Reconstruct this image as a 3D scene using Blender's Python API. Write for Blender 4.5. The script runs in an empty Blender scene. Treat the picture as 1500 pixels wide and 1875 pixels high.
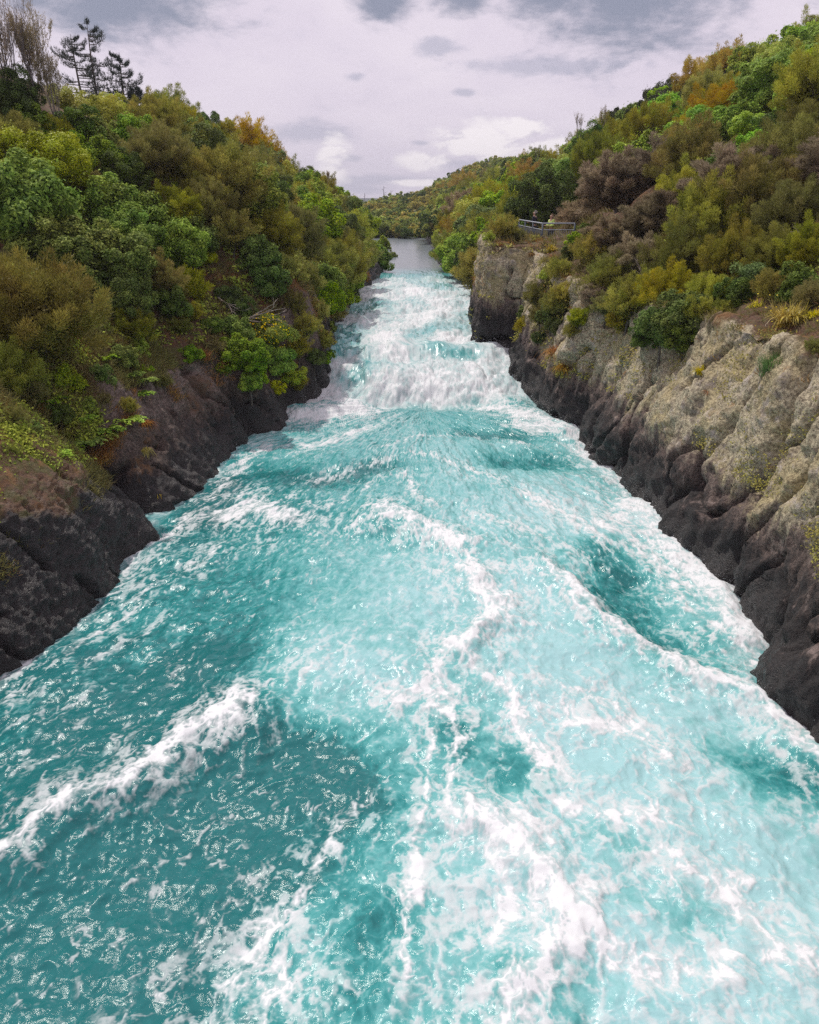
import bpy, math, random
import numpy as np
from mathutils import Vector, Matrix, Euler
C = bpy.context.scene
col = C.collection
R = math.radians
# ------------------------------------------------------------------ camera
CAMH = 8.6; PITCH = R(22); F = 1400.0
cd = bpy.data.cameras.new('camera'); cam = bpy.data.objects.new('camera', cd); col.objects.link(cam)
cam.location = (0, 0, CAMH); cam.rotation_euler = (R(90) - PITCH, 0, 0)
cd.sensor_fit = 'VERTICAL'; cd.sensor_height = 24; cd.lens = 24 * F / 1875.0
cd.clip_start = 0.1; cd.clip_end = 6000
C.camera = cam
# ------------------------------------------------------------------ world
SUN_EL = R(58); SUN_AZ = R(-31)      # azimuth from +Y (view), negative = left
w = bpy.data.worlds.new('World'); C.world = w; w.use_nodes = True
def N(nt, typ, **kw):
    n = nt.nodes.new(typ)
    for k, v in kw.items():
        if k.startswith('i_'):
            key = k[2:]; key = int(key) if key.isdigit() else key.replace('_', ' ')
            n.inputs[key].default_value = v
        else: setattr(n, k, v)
    return n
def M(nt, op, a, b=None, c=None, clamp=False):
    n = nt.nodes.new('ShaderNodeMath'); n.operation = op; n.use_clamp = clamp
    for i, v in enumerate((a, b, c)):
        if v is None: continue
        if isinstance(v, (int, float)): n.inputs[i].default_value = v
        else: nt.links.new(v, n.inputs[i])
    return n.outputs[0]
def MIX(nt, f, a, b, mode='MIX'):
    n = nt.nodes.new('ShaderNodeMix'); n.data_type = 'RGBA'; n.blend_type = mode; n.clamp_factor = True
    for i, v in ((0, f), (6, a), (7, b)):
        if isinstance(v, (int, float)): n.inputs[i].default_value = v
        elif isinstance(v, tuple): n.inputs[i].default_value = (*v[:3], 1)
        else: nt.links.new(v, n.inputs[i])
    return n.outputs[2]
def RAMP(nt, f, lo, hi, a=0.0, b=1.0):
    n = nt.nodes.new('ShaderNodeMapRange'); n.interpolation_type = 'SMOOTHSTEP'
    n.inputs[1].default_value = lo; n.inputs[2].default_value = hi; n.inputs[3].default_value = a; n.inputs[4].default_value = b
    nt.links.new(f, n.inputs[0]); return n.outputs[0]
def NOISE(nt, vec, scale, detail=4, rough=.55, dist=0.0, out=0):
    n = N(nt, 'ShaderNodeTexNoise'); n.inputs['Scale'].default_value = scale; n.inputs['Detail'].default_value = detail
    n.inputs['Roughness'].default_value = rough; n.inputs['Distortion'].default_value = dist
    if vec is not None: nt.links.new(vec, n.inputs['Vector'])
    return n.outputs[out]
nt = w.node_tree; nt.nodes.clear()
out = N(nt, 'ShaderNodeOutputWorld'); bg = N(nt, 'ShaderNodeBackground')
nt.links.new(bg.outputs[0], out.inputs[0])
sky = N(nt, 'ShaderNodeTexSky', sky_type='NISHITA', sun_disc=False); sky.sun_elevation = SUN_EL; sky.sun_rotation = SUN_AZ
tc = N(nt, 'ShaderNodeTexCoord'); sep = N(nt, 'ShaderNodeSeparateXYZ'); nt.links.new(tc.outputs['Generated'], sep.inputs[0])
az = M(nt, 'MULTIPLY', M(nt, 'ARCTAN2', sep.outputs[0], sep.outputs[1]), 57.2958)
el = M(nt, 'MULTIPLY', M(nt, 'ARCSINE', sep.outputs[2]), 57.2958)
cv = N(nt, 'ShaderNodeCombineXYZ'); nt.links.new(az, cv.inputs[0]); nt.links.new(M(nt, 'MULTIPLY', el, 2.2), cv.inputs[1])
def cn(scale, detail, rough=.55, dist=0.0):
    return NOISE(nt, cv.outputs[0], scale, detail, rough, dist)
nA = cn(.07, 6, .55, .4); nB = cn(.28, 7, .6, .3); nC = cn(1.1, 5, .6)
def blob(x, y, sx, sy, amp=9.0):      # soft cloud around a sky direction
    X = (x - 750) / F; v = (y - 937.5) / F
    dy = math.cos(PITCH) - v * math.sin(PITCH); dz = -(math.sin(PITCH) + v * math.cos(PITCH))
    a0 = math.degrees(math.atan2(X, dy)); e0 = math.degrees(math.atan2(dz, math.hypot(X, dy)))
    k = 57.3 / F * .9
    u = M(nt, 'DIVIDE', M(nt, 'SUBTRACT', az, a0), sx * k); vv = M(nt, 'DIVIDE', M(nt, 'SUBTRACT', el, e0), sy * k)
    d = M(nt, 'SQRT', M(nt, 'ADD', M(nt, 'MULTIPLY', u, u), M(nt, 'MULTIPLY', vv, vv)))
    return M(nt, 'ADD', M(nt, 'SUBTRACT', 1.0, d), M(nt, 'MULTIPLY', M(nt, 'SUBTRACT', M(nt, 'ADD', M(nt, 'MULTIPLY', nB, .7), M(nt, 'MULTIPLY', nC, .3)), .5), amp * .27))
def maxof(l):
    r = l[0]
    for q in l[1:]: r = M(nt, 'MAXIMUM', r, q)
    return r
dark = maxof([blob(1165, 0, 165, 88), blob(200, -14, 190, 78), blob(1000, -30, 110, 60), blob(700, 0, 60, 34), blob(850, -8, 60, 30), blob(1480, -140, 300, 80)])
grey = maxof([blob(560, 243, 100, 24), blob(790, 88, 50, 22), blob(650, 142, 24, 9), blob(860, 300, 130, 16), blob(690, 330, 120, 14), blob(640, 290, 30, 10), blob(850, 170, 30, 8),
              blob(620, 345, 130, 12), blob(770, 262, 22, 6), blob(1000, 120, 200, 18)])
white = maxof([blob(880, 262, 95, 36), blob(612, 292, 34, 40), blob(960, 235, 50, 22), blob(780, 295, 60, 18), blob(1010, 270, 60, 16), blob(760, 335, 60, 7)])
sm = MIX(nt, RAMP(nt, nA, .35, .7), (.80, .71, .82), (.90, .81, .89))
sm = MIX(nt, M(nt, 'MULTIPLY', RAMP(nt, el, 6.0, .5), .35), sm, (.62, .58, .70))
sm = MIX(nt, M(nt, 'MULTIPLY', RAMP(nt, nB, .5, .75), .22), sm, (.50, .48, .60))
sm = MIX(nt, M(nt, 'MULTIPLY', RAMP(nt, grey, -.1, .7), .6), sm, (.42, .42, .54))
sm = MIX(nt, M(nt, 'MULTIPLY', RAMP(nt, white, -.2, .5), .92), sm, MIX(nt, RAMP(nt, nB, .36, .50), (.66, .60, .71), (1.08, 1.0, 1.01)))
sm = MIX(nt, M(nt, 'MULTIPLY', RAMP(nt, dark, -.35, .75), .95), sm, (.25, .275, .37))
skym = N(nt, 'ShaderNodeVectorMath', operation='SCALE'); nt.links.new(sky.outputs[0], skym.inputs[0]); skym.inputs[3].default_value = .1
fin = MIX(nt, .94, skym.outputs[0], sm)
nt.links.new(fin, bg.inputs[0]); bg.inputs[1].default_value = 1.0
sl = bpy.data.lights.new('sun', 'SUN'); sl.energy = 3.2; sl.angle = R(1.2); sl.color = (1, .95, .87)
so = bpy.data.objects.new('sun', sl); col.objects.link(so)
sd = Vector((math.sin(SUN_AZ) * math.cos(SUN_EL), math.cos(SUN_AZ) * math.cos(SUN_EL), math.sin(SUN_EL)))
so.rotation_euler = sd.to_track_quat('Z', 'Y').to_euler(); so.location = sd * 100
vs = C.view_settings; vs.view_transform = 'Standard'; vs.look = 'None'; vs.gamma = 1; vs.exposure = 0.0
C.cycles.use_denoising = False; C.cycles.max_bounces = 5; C.cycles.diffuse_bounces = 3; C.cycles.transmission_bounces = 3; C.cycles.caustics_reflective = False
C.cycles.sample_clamp_indirect = 4; C.cycles.sample_clamp_direct = 5
# ------------------------------------------------------------------ maths helpers
rng = np.random.default_rng(7); rnd = random.Random(11)
_perm = np.random.default_rng(3).permutation(256).astype(np.int32); _perm = np.concatenate([_perm, _perm])
_g2 = np.array([[math.cos(a), math.sin(a)] for a in np.linspace(0, 2 * math.pi, 17)[:16]], np.float32)
_g3 = np.random.default_rng(5).normal(size=(256, 3)).astype(np.float32); _g3 /= np.linalg.norm(_g3, axis=1)[:, None]
def gn2(x, y, seed=0):
    x = np.asarray(x, np.float32) + seed * 17.3; y = np.asarray(y, np.float32) + seed * 9.7
    xi = np.floor(x).astype(np.int32); yi = np.floor(y).astype(np.int32); xf = x - xi; yf = y - yi
    u = xf * xf * xf * (xf * (xf * 6 - 15) + 10); v = yf * yf * yf * (yf * (yf * 6 - 15) + 10)
    def g(ix, iy, dx, dy):
        h = _perm[_perm[ix & 255] + (iy & 255)] & 15
        return _g2[h, 0] * dx + _g2[h, 1] * dy
    a = g(xi, yi, xf, yf); b = g(xi + 1, yi, xf - 1, yf); c = g(xi, yi + 1, xf, yf - 1); d = g(xi + 1, yi + 1, xf - 1, yf - 1)
    ab = a + u * (b - a); return (ab + v * (c + u * (d - c) - ab)) * 1.4
def fbm2(x, y, o=4, seed=0, r=.5):
    s = 0; a = 1; t = 0
    for i in range(o): s = s + a * gn2(x * 2 ** i, y * 2 ** i, seed + i * 3); t += a; a *= r
    return s / t
def rid2(x, y, o=4, seed=0, r=.55):
    s = 0; a = 1; t = 0
    for i in range(o): s = s + a * (1 - np.abs(gn2(x * 2 ** i, y * 2 ** i, seed + i * 3)) * 1.6); t += a; a *= r
    return s / t
def gn3(p, seed=0):
    p = p.astype(np.float32) + seed * 13.7
    i = np.floor(p).astype(np.int32); f = p - i; u = f * f * (3 - 2 * f); s = 0
    for dx in (0, 1):
        for dy in (0, 1):
            for dz in (0, 1):
                h = _perm[_perm[_perm[(i[..., 0] + dx) & 255] + ((i[..., 1] + dy) & 255)] + ((i[..., 2] + dz) & 255)]
                g = _g3[h]; d = g[..., 0] * (f[..., 0] - dx) + g[..., 1] * (f[..., 1] - dy) + g[..., 2] * (f[..., 2] - dz)
                wx = u[..., 0] if dx else 1 - u[..., 0]; wy = u[..., 1] if dy else 1 - u[..., 1]; wz = u[..., 2] if dz else 1 - u[..., 2]
                s = s + d * wx * wy * wz
    return s * 1.5
def fbm3(p, o=4, seed=0, r=.5):
    s = 0; a = 1; t = 0
    for i in range(o): s = s + a * gn3(p * 2 ** i, seed + i); t += a; a *= r
    return s / t
def sstep(a, b, x):
    t = np.clip((x - a) / (b - a), 0, 1); return t * t * (3 - 2 * t)
# ------------------------------------------------------------------ object helpers
def tag(o, label=None, cat=None, group=None, kind=None):
    for k, v in (('label', label), ('category', cat), ('group', group), ('kind', kind)):
        if v: o[k] = v
    return o
def mesh_np(name, V, faces, attrs=None, smooth=False):
    """faces: array (n,k) or list of such arrays"""
    me = bpy.data.meshes.new(name); V = np.asarray(V, np.float32)
    fl = faces if isinstance(faces, list) else [faces]
    fl = [np.asarray(f, np.int32) for f in fl if len(f)]
    me.vertices.add(len(V)); me.vertices.foreach_set('co', V.ravel())
    idx = np.concatenate([f.ravel() for f in fl]); tot = np.concatenate([np.full(len(f), f.shape[1], np.int32) for f in fl])
    st = np.concatenate([[0], np.cumsum(tot)[:-1]]).astype(np.int32)
    me.loops.add(len(idx)); me.loops.foreach_set('vertex_index', idx)
    me.polygons.add(len(tot)); me.polygons.foreach_set('loop_start', st); me.polygons.foreach_set('loop_total', tot)
    if smooth: me.polygons.foreach_set('use_smooth', np.ones(len(tot), bool))
    me.update(calc_edges=True)
    for k, a in (attrs or {}).items():
        at = me.attributes.new(k, 'FLOAT', 'POINT'); at.data.foreach_set('value', np.asarray(a, np.float32).ravel())
    return me
def obj(name, me, mat=None, parent=None):
    o = bpy.data.objects.new(name, me); col.objects.link(o)
    if mat and not me.materials: me.materials.append(mat)
    if parent: o.parent = parent
    return o
def grid_faces(nr, nc):
    i = np.arange(nr * nc).reshape(nr, nc)
    return np.stack([i[:-1, :-1].ravel(), i[:-1, 1:].ravel(), i[1:, 1:].ravel(), i[1:, :-1].ravel()], 1)
class TB:            # collects tapered tubes / boxes in one mesh
    def __init__(s): s.V = []; s.F = []; s.T = []; s.n = 0
    def tube(s, pts, rad, k=6):
        pts = [Vector(p) for p in pts]; n = len(pts); up = Vector((.3, .2, 1)).normalized()
        for i, p in enumerate(pts):
            d = (pts[min(i + 1, n - 1)] - pts[max(i - 1, 0)]); d = d.normalized() if d.length > 1e-9 else Vector((0, 0, 1))
            a = d.cross(up); a = a if a.length > .05 else d.cross(Vector((1, 0, 0))); a.normalize(); b = d.cross(a)
            r = rad[i] if hasattr(rad, '__len__') else rad
            for j in range(k):
                t = 2 * math.pi * j / k; s.V.append(p + (a * math.cos(t) + b * math.sin(t)) * r)
        for i in range(n - 1):
            for j in range(k):
                s.F.append((s.n + i * k + j, s.n + i * k + (j + 1) % k, s.n + (i + 1) * k + (j + 1) % k, s.n + (i + 1) * k + j))
        s.n += n * k
    def box(s, c, sz, rot=None):
        c = Vector(c); m = Euler(rot or (0, 0, 0)).to_matrix()
        for x in (-1, 1):
            for y in (-1, 1):
                for z in (-1, 1): s.V.append(c + m @ Vector((x * sz[0] / 2, y * sz[1] / 2, z * sz[2] / 2)))
        for f in ((0, 1, 3, 2), (4, 6, 7, 5), (0, 4, 5, 1), (2, 3, 7, 6), (0, 2, 6, 4), (1, 5, 7, 3)): s.F.append(tuple(s.n + q for q in f))
        s.n += 8
    def mesh(s, name, smooth=True): return mesh_np(name, np.array([tuple(v) for v in s.V]), np.array(s.F), smooth=smooth)
# ------------------------------------------------------------------ materials
def newmat(name):
    m = bpy.data.materials.new(name); m.use_nodes = True; t = m.node_tree; t.nodes.clear()
    o = N(t, 'ShaderNodeOutputMaterial'); p = N(t, 'ShaderNodeBsdfPrincipled'); t.links.new(p.outputs[0], o.inputs[0])
    return m, t, p, o
def simple(name, c, rough=.6, metal=0.0, var=.15, scale=8):
    m, t, p, o = newmat(name); g = N(t, 'ShaderNodeTexCoord'); n = NOISE(t, g.outputs['Object'], scale, 5)
    cc = MIX(t, RAMP(t, n, .3, .7), tuple(x * (1 - var) for x in c), tuple(min(1, x * (1 + var)) for x in c))
    t.links.new(cc, p.inputs['Base Color']); p.inputs['Roughness'].default_value = rough; p.inputs['Metallic'].default_value = metal
    return m
def leafmat(name, c, c2, hv=.03, rough=.5, trans=.32, spec=.12):
    m, t, p, o = newmat(name)
    at = N(t, 'ShaderNodeAttribute', attribute_name='tint'); oi = N(t, 'ShaderNodeObjectInfo')
    cc = MIX(t, at.outputs['Fac'], c, c2)
    hs = N(t, 'ShaderNodeHueSaturation'); t.links.new(cc, hs.inputs['Color'])
    gx = N(t, 'ShaderNodeNewGeometry'); nz = NOISE(t, gx.outputs['Position'], .9, 4, .6)
    t.links.new(M(t, 'ADD', M(t, 'MULTIPLY_ADD', oi.outputs['Random'], 2 * hv, .5 - hv), M(t, 'MULTIPLY', M(t, 'SUBTRACT', nz, .5), .11)), hs.inputs['Hue'])
    t.links.new(M(t, 'MULTIPLY_ADD', M(t, 'FRACT', M(t, 'MULTIPLY', oi.outputs['Random'], 7.31)), .6, 1.08), hs.inputs['Value'])
    t.links.new(M(t, 'MULTIPLY_ADD', M(t, 'FRACT', M(t, 'MULTIPLY', oi.outputs['Random'], 3.77)), .25, .9), hs.inputs['Saturation'])
    t.links.new(hs.outputs[0], p.inputs['Base Color']); p.inputs['Roughness'].default_value = rough
    p.inputs['Specular IOR Level'].default_value = spec
    tr = N(t, 'ShaderNodeBsdfTranslucent'); t.links.new(hs.outputs[0], tr.inputs[0])
    mx = N(t, 'ShaderNodeMixShader'); mx.inputs[0].default_value = trans
    t.links.new(p.outputs[0], mx.inputs[1]); t.links.new(tr.outputs[0], mx.inputs[2]); t.links.new(mx.outputs[0], o.inputs[0])
    return m
LEAF = {
 'olive':  leafmat('olive_leaf', (.125, .130, .022), (.42, .40, .07), .025),
 'brown':  leafmat('brown_leaf', (.11, .105, .03), (.29, .27, .075), .02),
 'green':  leafmat('green_leaf', (.085, .140, .020), (.33, .43, .06), .02, .65, .32, .1),
 'dark':   leafmat('dark_leaf', (.045, .070, .018), (.16, .215, .05), .02, .65, .25, .1),
 'deep':   leafmat('deep_leaf', (.022, .030, .014), (.085, .095, .04), .02, .65, .2, .1),
 'yellow': leafmat('yellow_leaf', (.19, .22, .025), (.40, .45, .06), .02),
 'gold':   leafmat('gold_leaf', (.20, .145, .022), (.50, .36, .05), .015),
 'lime':   leafmat('lime_leaf', (.13, .22, .025), (.33, .48, .06), .015, .55, .35, .15),
 'grey':   leafmat('grey_twig', (.13, .105, .068), (.33, .275, .18), .01),
 'pine':   leafmat('pine_needle', (.010, .018, .014), (.035, .050, .035), .01),
 'orange': leafmat('orange_grass', (.16, .075, .02), (.38, .19, .05), .015),
 'flower': leafmat('yellow_flower', (.62, .50, .02), (.80, .65, .04), .005),
 'flax':   leafmat('flax_blade', (.22, .19, .03), (.55, .45, .06), .01, .35, .25, .5),
 'tuft':   leafmat('tuft_blade', (.05, .10, .04), (.14, .24, .09), .01),
}
BARK = simple('bark', (.10, .085, .07), .9, 0, .4, 14)
PALE = simple('pale_dead_wood', (.42, .36, .31), .85, 0, .25, 20)
GREYW = simple('grey_twig_wood', (.17, .15, .15), .9, 0, .3, 10)

# ------------------------------------------------------------------ river and bank layout
def wl(Y):            # water level: calm lower pool, rapid, upper river
    Y = np.asarray(Y, float)
    return np.interp(Y, [0, 32.5, 34, 36, 38, 41, 46, 55, 70, 300], [0, 0, .18, .75, 1.25, 1.75, 2.0, 2.25, 2.5, 2.6])
LW = np.array([(-20, -8.6), (8, -8.5), (12.66, -8.01), (14.08, -7.45), (17.0, -7.25), (19.4, -7.05), (20.2, -7.5), (21.2, -7.2), (24.65, -6.52), (27.6, -6.6), (29.2, -5.5), (30.6, -5.15), (32.8, -5.25),
               (34.6, -4.5), (36, -3.95), (41.74, -4.27), (50.7, -4.2), (60, -4.4), (65.5, -3.2), (81.6, -2.5), (92, -3.2), (132, -10), (170, -30)])
RW = np.array([(-20, 6.4), (8, 6.6), (10.16, 6.77), (11.79, 6.57), (13.87, 7.29), (15.25, 7.44), (18.48, 7.27), (21.18, 7.02), (24.09, 7.12), (25.82, 6.6), (29.25, 6.62), (30.84, 5.55), (33.81, 5.54),
               (37.25, 5.08), (39.93, 5.24), (40.9, 3.6), (44, 3.5), (58.73, 4.9), (69.56, 4.5), (85.27, 3.2), (105, 3.4), (124, 3.4), (150, 3.0), (170, 5)])
def xw(side, Y):
    A = LW if side < 0 else RW
    return np.interp(Y, A[:, 0], A[:, 1]) * side          # distance outward of the water line
RT = np.array([(-20, 5.5, 1.6), (25, 5.5, 1.65), (30, 5.3, 1.5), (36, 5.7, 1.3), (39.6, 6.2, 1.1), (40.6, 6.6, .45), (56, 6.6, .5), (59, 4.8, 1), (70, 4.2, 1), (170, 4.0, 1)])
LT = np.array([(-20, 2.3, 1.5), (18, 2.5, 1.6), (20.5, 2.2, 2.1), (23, 3.3, 2.4), (29, 3.2, 1.8), (33, 3.4, 1.2), (36, 4.8, .8), (50, 4.4, .9), (58, 3.7, .8), (170, 3.6, 1)])
def bank(side, Y, off):
    Y = np.asarray(Y, float); off = np.asarray(off, float)
    T = LT if side < 0 else RT
    ht = np.interp(Y, T[:, 0], T[:, 1]); cr = np.interp(Y, T[:, 0], T[:, 2]); w0 = wl(Y)
    u = np.clip(off / cr, -.6, 1); lowh = w0 + (ht - w0) * np.where(u > 0, u ** .85, u * 2.2)
    o2 = np.maximum(off - cr, 0)
    if side < 0:
        sl_ = .60; hm = np.interp(Y, [0, 90, 170], [17.5, 16, 9])
        hill = ht + 1.05 * np.minimum(o2, 2.6) + sl_ * np.maximum(o2 - 2.6, 0)
    else:
        hm = np.interp(Y, [0, 60, 170], [21, 19, 13]); led = np.interp(Y, [0, 26, 30, 36, 40, 40.6, 57, 60, 170], [.7, .8, .5, .5, 1.2, 5.2, 5.0, .3, .2])
        hill = ht + .05 * np.minimum(o2, led) + .62 * np.maximum(o2 - led, 0)
    k = 1.5; hill = hm - np.log1p(np.exp(np.clip((hm - hill) / k, -30, 30))) * k
    hill = np.where(o2 > 0, np.maximum(hill, ht - .01), lowh)
    return np.where(off <= cr, lowh, hill)
def ground(X, Y):
    """height of the modelled land or water at X,Y"""
    X = np.asarray(X, float); Y = np.asarray(Y, float)
    ol = -X - xw(-1, Y); orr = X - xw(1, Y)
    return np.where(orr > 0, bank(1, Y, orr), np.where(ol > 0, bank(-1, Y, ol), wl(Y)))
def ray(x, y):
    X = (x - 750) / F; v = (y - 937.5) / F
    return np.array([X, math.cos(PITCH) - v * math.sin(PITCH), -(math.sin(PITCH) + v * math.cos(PITCH))])
def hit(x, y):
    d = ray(x, y); z = np.arange(6, 200, .05); P = d[None, :] * z[:, None]; P[:, 2] += CAMH
    g = ground(P[:, 0], P[:, 1]); k = np.nonzero(P[:, 2] <= g)[0]
    return (P[k[0]], z[k[0]]) if len(k) else (None, None)
def proj(p):
    dy, dz = p[1], p[2] - CAMH
    z = dy * math.cos(PITCH) - dz * math.sin(PITCH); v = -(dy * math.sin(PITCH) + dz * math.cos(PITCH)) / z
    return 750 + F * p[0] / z, 937.5 + F * v, z
# ------------------------------------------------------------------ water
def wpt(x, y):         # a point of the water surface seen at photo position x,y
    d = ray(x, y); z = np.arange(5, 180, .03); h = CAMH + d[2] * z; Y = d[1] * z
    k = np.nonzero(h <= wl(Y))[0][0]; return d[0] * z[k], Y[k]
def build_water():
    NR, NC = 1330, 940
    yi = np.linspace(2160, 437, NR)
    v = (yi - 937.5) / F; den = math.sin(PITCH) + v * math.cos(PITCH); z = (CAMH - 1.6 * sstep(800, 640, yi) - .85 * sstep(640, 480, yi)) / den
    Yr = z * (math.cos(PITCH) - v * math.sin(PITCH)); Yr = np.maximum.accumulate(Yr)
    Yr = np.concatenate([Yr, np.linspace(Yr[-1] + 2, 176, 12)]); NR = len(Yr)
    xl = -xw(-1, Yr) - 1.2; xr = xw(1, Yr) + 1.2
    t = np.linspace(0, 1, NC)
    X = (xl[:, None] + (xr - xl)[:, None] * t[None, :]).astype(np.float32); Y = np.repeat(Yr[:, None], NC, 1).astype(np.float32)
    # ---- flow-aligned coordinates: lower pool fans out from the foot of the rapid
    dx = X - .6; dy = np.maximum(34 - Y, .5); rr = np.hypot(dx, dy); th = np.arctan2(dx, dy)
    a = np.where(Y < 33, rr, 1.0 - (Y - 33)).astype(np.float32); b = np.where(Y < 33, th * 15, dx * 1.0).astype(np.float32)
    w1 = fbm2(X * .55, Y * .4, 4, 1) ; w2 = fbm2(X * .55, Y * .4, 4, 2)
    f1 = fbm2(X * 2.3, Y * 1.7, 4, 3); f2 = fbm2(X * 2.3, Y * 1.7, 4, 4)
    Xw_ = X + .55 * w1 + .20 * f1; Yw_ = Y + .7 * w2 + .26 * f2
    def stroke(pts, wd, amp, soft=1.0, img=True):
        P = np.array([wpt(*p) for p in pts]) if img else np.array(pts, float)
        m = (X > P[:, 0].min() - 3 * wd - 1) & (X < P[:, 0].max() + 3 * wd + 1) & (Y > P[:, 1].min() - 3 * wd - 1) & (Y < P[:, 1].max() + 3 * wd + 1)
        x = Xw_[m]; y = Yw_[m]; d = np.full(x.shape, 1e9)
        if len(P) == 1: d = np.hypot(x - P[0, 0], y - P[0, 1])
        for i in range(len(P) - 1):
            e = P[i + 1] - P[i]; q = np.clip(((x - P[i, 0]) * e[0] + (y - P[i, 1]) * e[1]) / (e @ e), 0, 1)
            d = np.minimum(d, np.hypot(x - P[i, 0] - q * e[0], y - P[i, 1] - q * e[1]))
        r = np.zeros_like(X); r[m] = amp * np.exp(-(d / wd) ** 2 * .9); return r
    W = np.zeros_like(X); Wh = np.zeros_like(X)
    for pts, wd, am in [
        ([(435, 1310), (390, 1350), (330, 1385), (270, 1420)], .36, 1.15), ([(270, 1420), (200, 1450), (110, 1500), (0, 1580), (-60, 1620)], .30, 1.0), ([(480, 1270), (560, 1225), (640, 1190)], .22, .45),
        ([(700, 938), (750, 955), (800, 978), (838, 998)], .40, 1.05), ([(838, 998), (862, 1030), (870, 1060)], .10, .8),
        ([(410, 948), (465, 928), (530, 950)], .75, 1.15), ([(345, 1045), (390, 1010)], .30, .75), ([(620, 985), (660, 960)], .3, .6),
        ([(870, 1050), (905, 1100), (920, 1135), (880, 1165), (850, 1200)], .42, 1.05), ([(820, 1190), (780, 1240), (740, 1290)], .3, .7),
        ([(850, 1200), (890, 1260), (950, 1300), (985, 1360), (1000, 1400)], .30, 1.0), ([(950, 1270), (1030, 1300), (1080, 1350), (1140, 1340)], .3, .75),
        ([(1000, 1050), (1060, 1100), (1120, 1160), (1200, 1200), (1290, 1250), (1400, 1310), (1500, 1420), (1560, 1500)], .36, 1.05),
        ([(940, 1000), (1000, 1050), (1040, 1110)], .25, .7), ([(1010, 1260), (1100, 1290), (1180, 1370), (1260, 1430)], .25, .75),
        ([(1170, 930), (1250, 1015), (1310, 1075), (1365, 1130), (1395, 1180)], .80, 1.15), ([(1320, 1110), (1370, 1170), (1380, 1240)], .5, 1.0), ([(1380, 1230), (1400, 1290), (1500, 1390), (1560, 1460)], .28, .9),
        ([(1050, 800), (1095, 850), (1140, 890), (1180, 935)], .6, 1.0), ([(1100, 960), (1180, 1010), (1240, 1080), (1290, 1140)], .35, .75),
        ([(890, 1500), (940, 1560), (1000, 1610), (1040, 1690)], .42, 1.15), ([(1040, 1690), (1010, 1760), (960, 1820), (930, 1900)], .42, 1.0), ([(900, 1700), (940, 1640)], .3, .8),
        ([(1060, 1690), (1140, 1780), (1230, 1800), (1300, 1780)], .28, .85), ([(1300, 1640), (1360, 1700), (1380, 1730)], .22, 1.0), ([(1330, 1765), (1420, 1755), (1520, 1790)], .25, .8),
        ([(1050, 1480), (1120, 1500), (1200, 1490)], .25, .8), ([(1230, 1600), (1320, 1640)], .25, .8), ([(1180, 1560), (1270, 1580), (1340, 1610)], .2, .7),
        ([(570, 1600), (520, 1660), (470, 1720), (430, 1790), (380, 1900)], .34, .75), ([(640, 1470), (610, 1540), (580, 1600)], .2, .75), ([(500, 1800), (450, 1900)], .35, .85),
        ([(225, 1850), (245, 1790), (290, 1800)], .10, .9), ([(245, 1790), (240, 1740)], .06, .7),
        ([(800, 1290), (835, 1350), (848, 1400), (835, 1450)], .10, .95), ([(800, 1290), (790, 1380), (785, 1450), (780, 1560), (760, 1650), (775, 1750), (768, 1900)], .10, .8), ([(820, 1470), (770, 1520)], .1, .6),
        ([(728, 1290), (760, 1270), (790, 1265)], .22, .95), ([(560, 880), (640, 860), (720, 835)], .22, .75), ([(600, 930), (680, 880), (740, 860)], .2, .65),
        ([(740, 870), (765, 900), (790, 930)], .16, .8), ([(760, 830), (860, 860), (960, 900)], .22, .75), ([(960, 900), (1060, 960), (1120, 1010)], .3, .8), ([(860, 930), (980, 980), (1080, 1030)], .3, .6),
        ([(700, 820), (780, 800), (860, 795), (960, 815)], .28, .7), ([(560, 820), (640, 800), (700, 780)], .5, .75),
        ([(500, 820), (440, 850), (400, 900), (340, 960)], .28, .85), ([(340, 960), (250, 1030), (180, 1100), (120, 1150), (40, 1215), (-60, 1290)], .22, .8),
        ([(420, 870), (360, 950), (300, 1010), (240, 1080)], .35, .5), ([(290, 1060), (230, 1130), (150, 1190), (60, 1250), (0, 1290)], .14, .7), ([(290, 1150), (330, 1120)], .14, .7), ([(280, 1160), (240, 1170), (200, 1200), (100, 1250)], .08, .7),
        ([(330, 1190), (320, 1230), (310, 1270)], .05, .6), ([(140, 1370), (200, 1345), (220, 1365)], .12, .65), ([(0, 1420), (60, 1400), (120, 1340)], .14, .6), ([(20, 1340), (120, 1290), (220, 1240)], .12, .55),
        ([(520, 770), (580, 768), (650, 760)], .9, 1.3), ([(545, 745), (600, 735), (640, 748)], .7, 1.3), ([(950, 780), (990, 790), (1040, 800)], .5, 1.1), ([(880, 745), (930, 760), (1000, 785)], .5, 1.2),
    ]: W = np.maximum(W, stroke(pts, wd, am)); Wh = np.maximum(Wh, stroke(pts, wd * 2.1 + .15, am))
    # teal depth (negative) and milkiness (positive)
    T = .48 + .25 * fbm2(b * .33, a * .16, 4, 21) + .16 * fbm2(b * 1.1 + .8 * w1, a * .5, 4, 22)
    T += .30 * sstep(-1.5, 3.0, X + (22 - Y) * .02) * sstep(33, 25, Y) - .10
    T += .05; T += .12 * sstep(15, 22, Y) * sstep(34, 30, Y)
    T -= .26 * sstep(-1.0, -3.6, X) * sstep(28, 18, Y) + .22 * sstep(16, 9, Y) * sstep(.4, -1.6, X)
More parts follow.
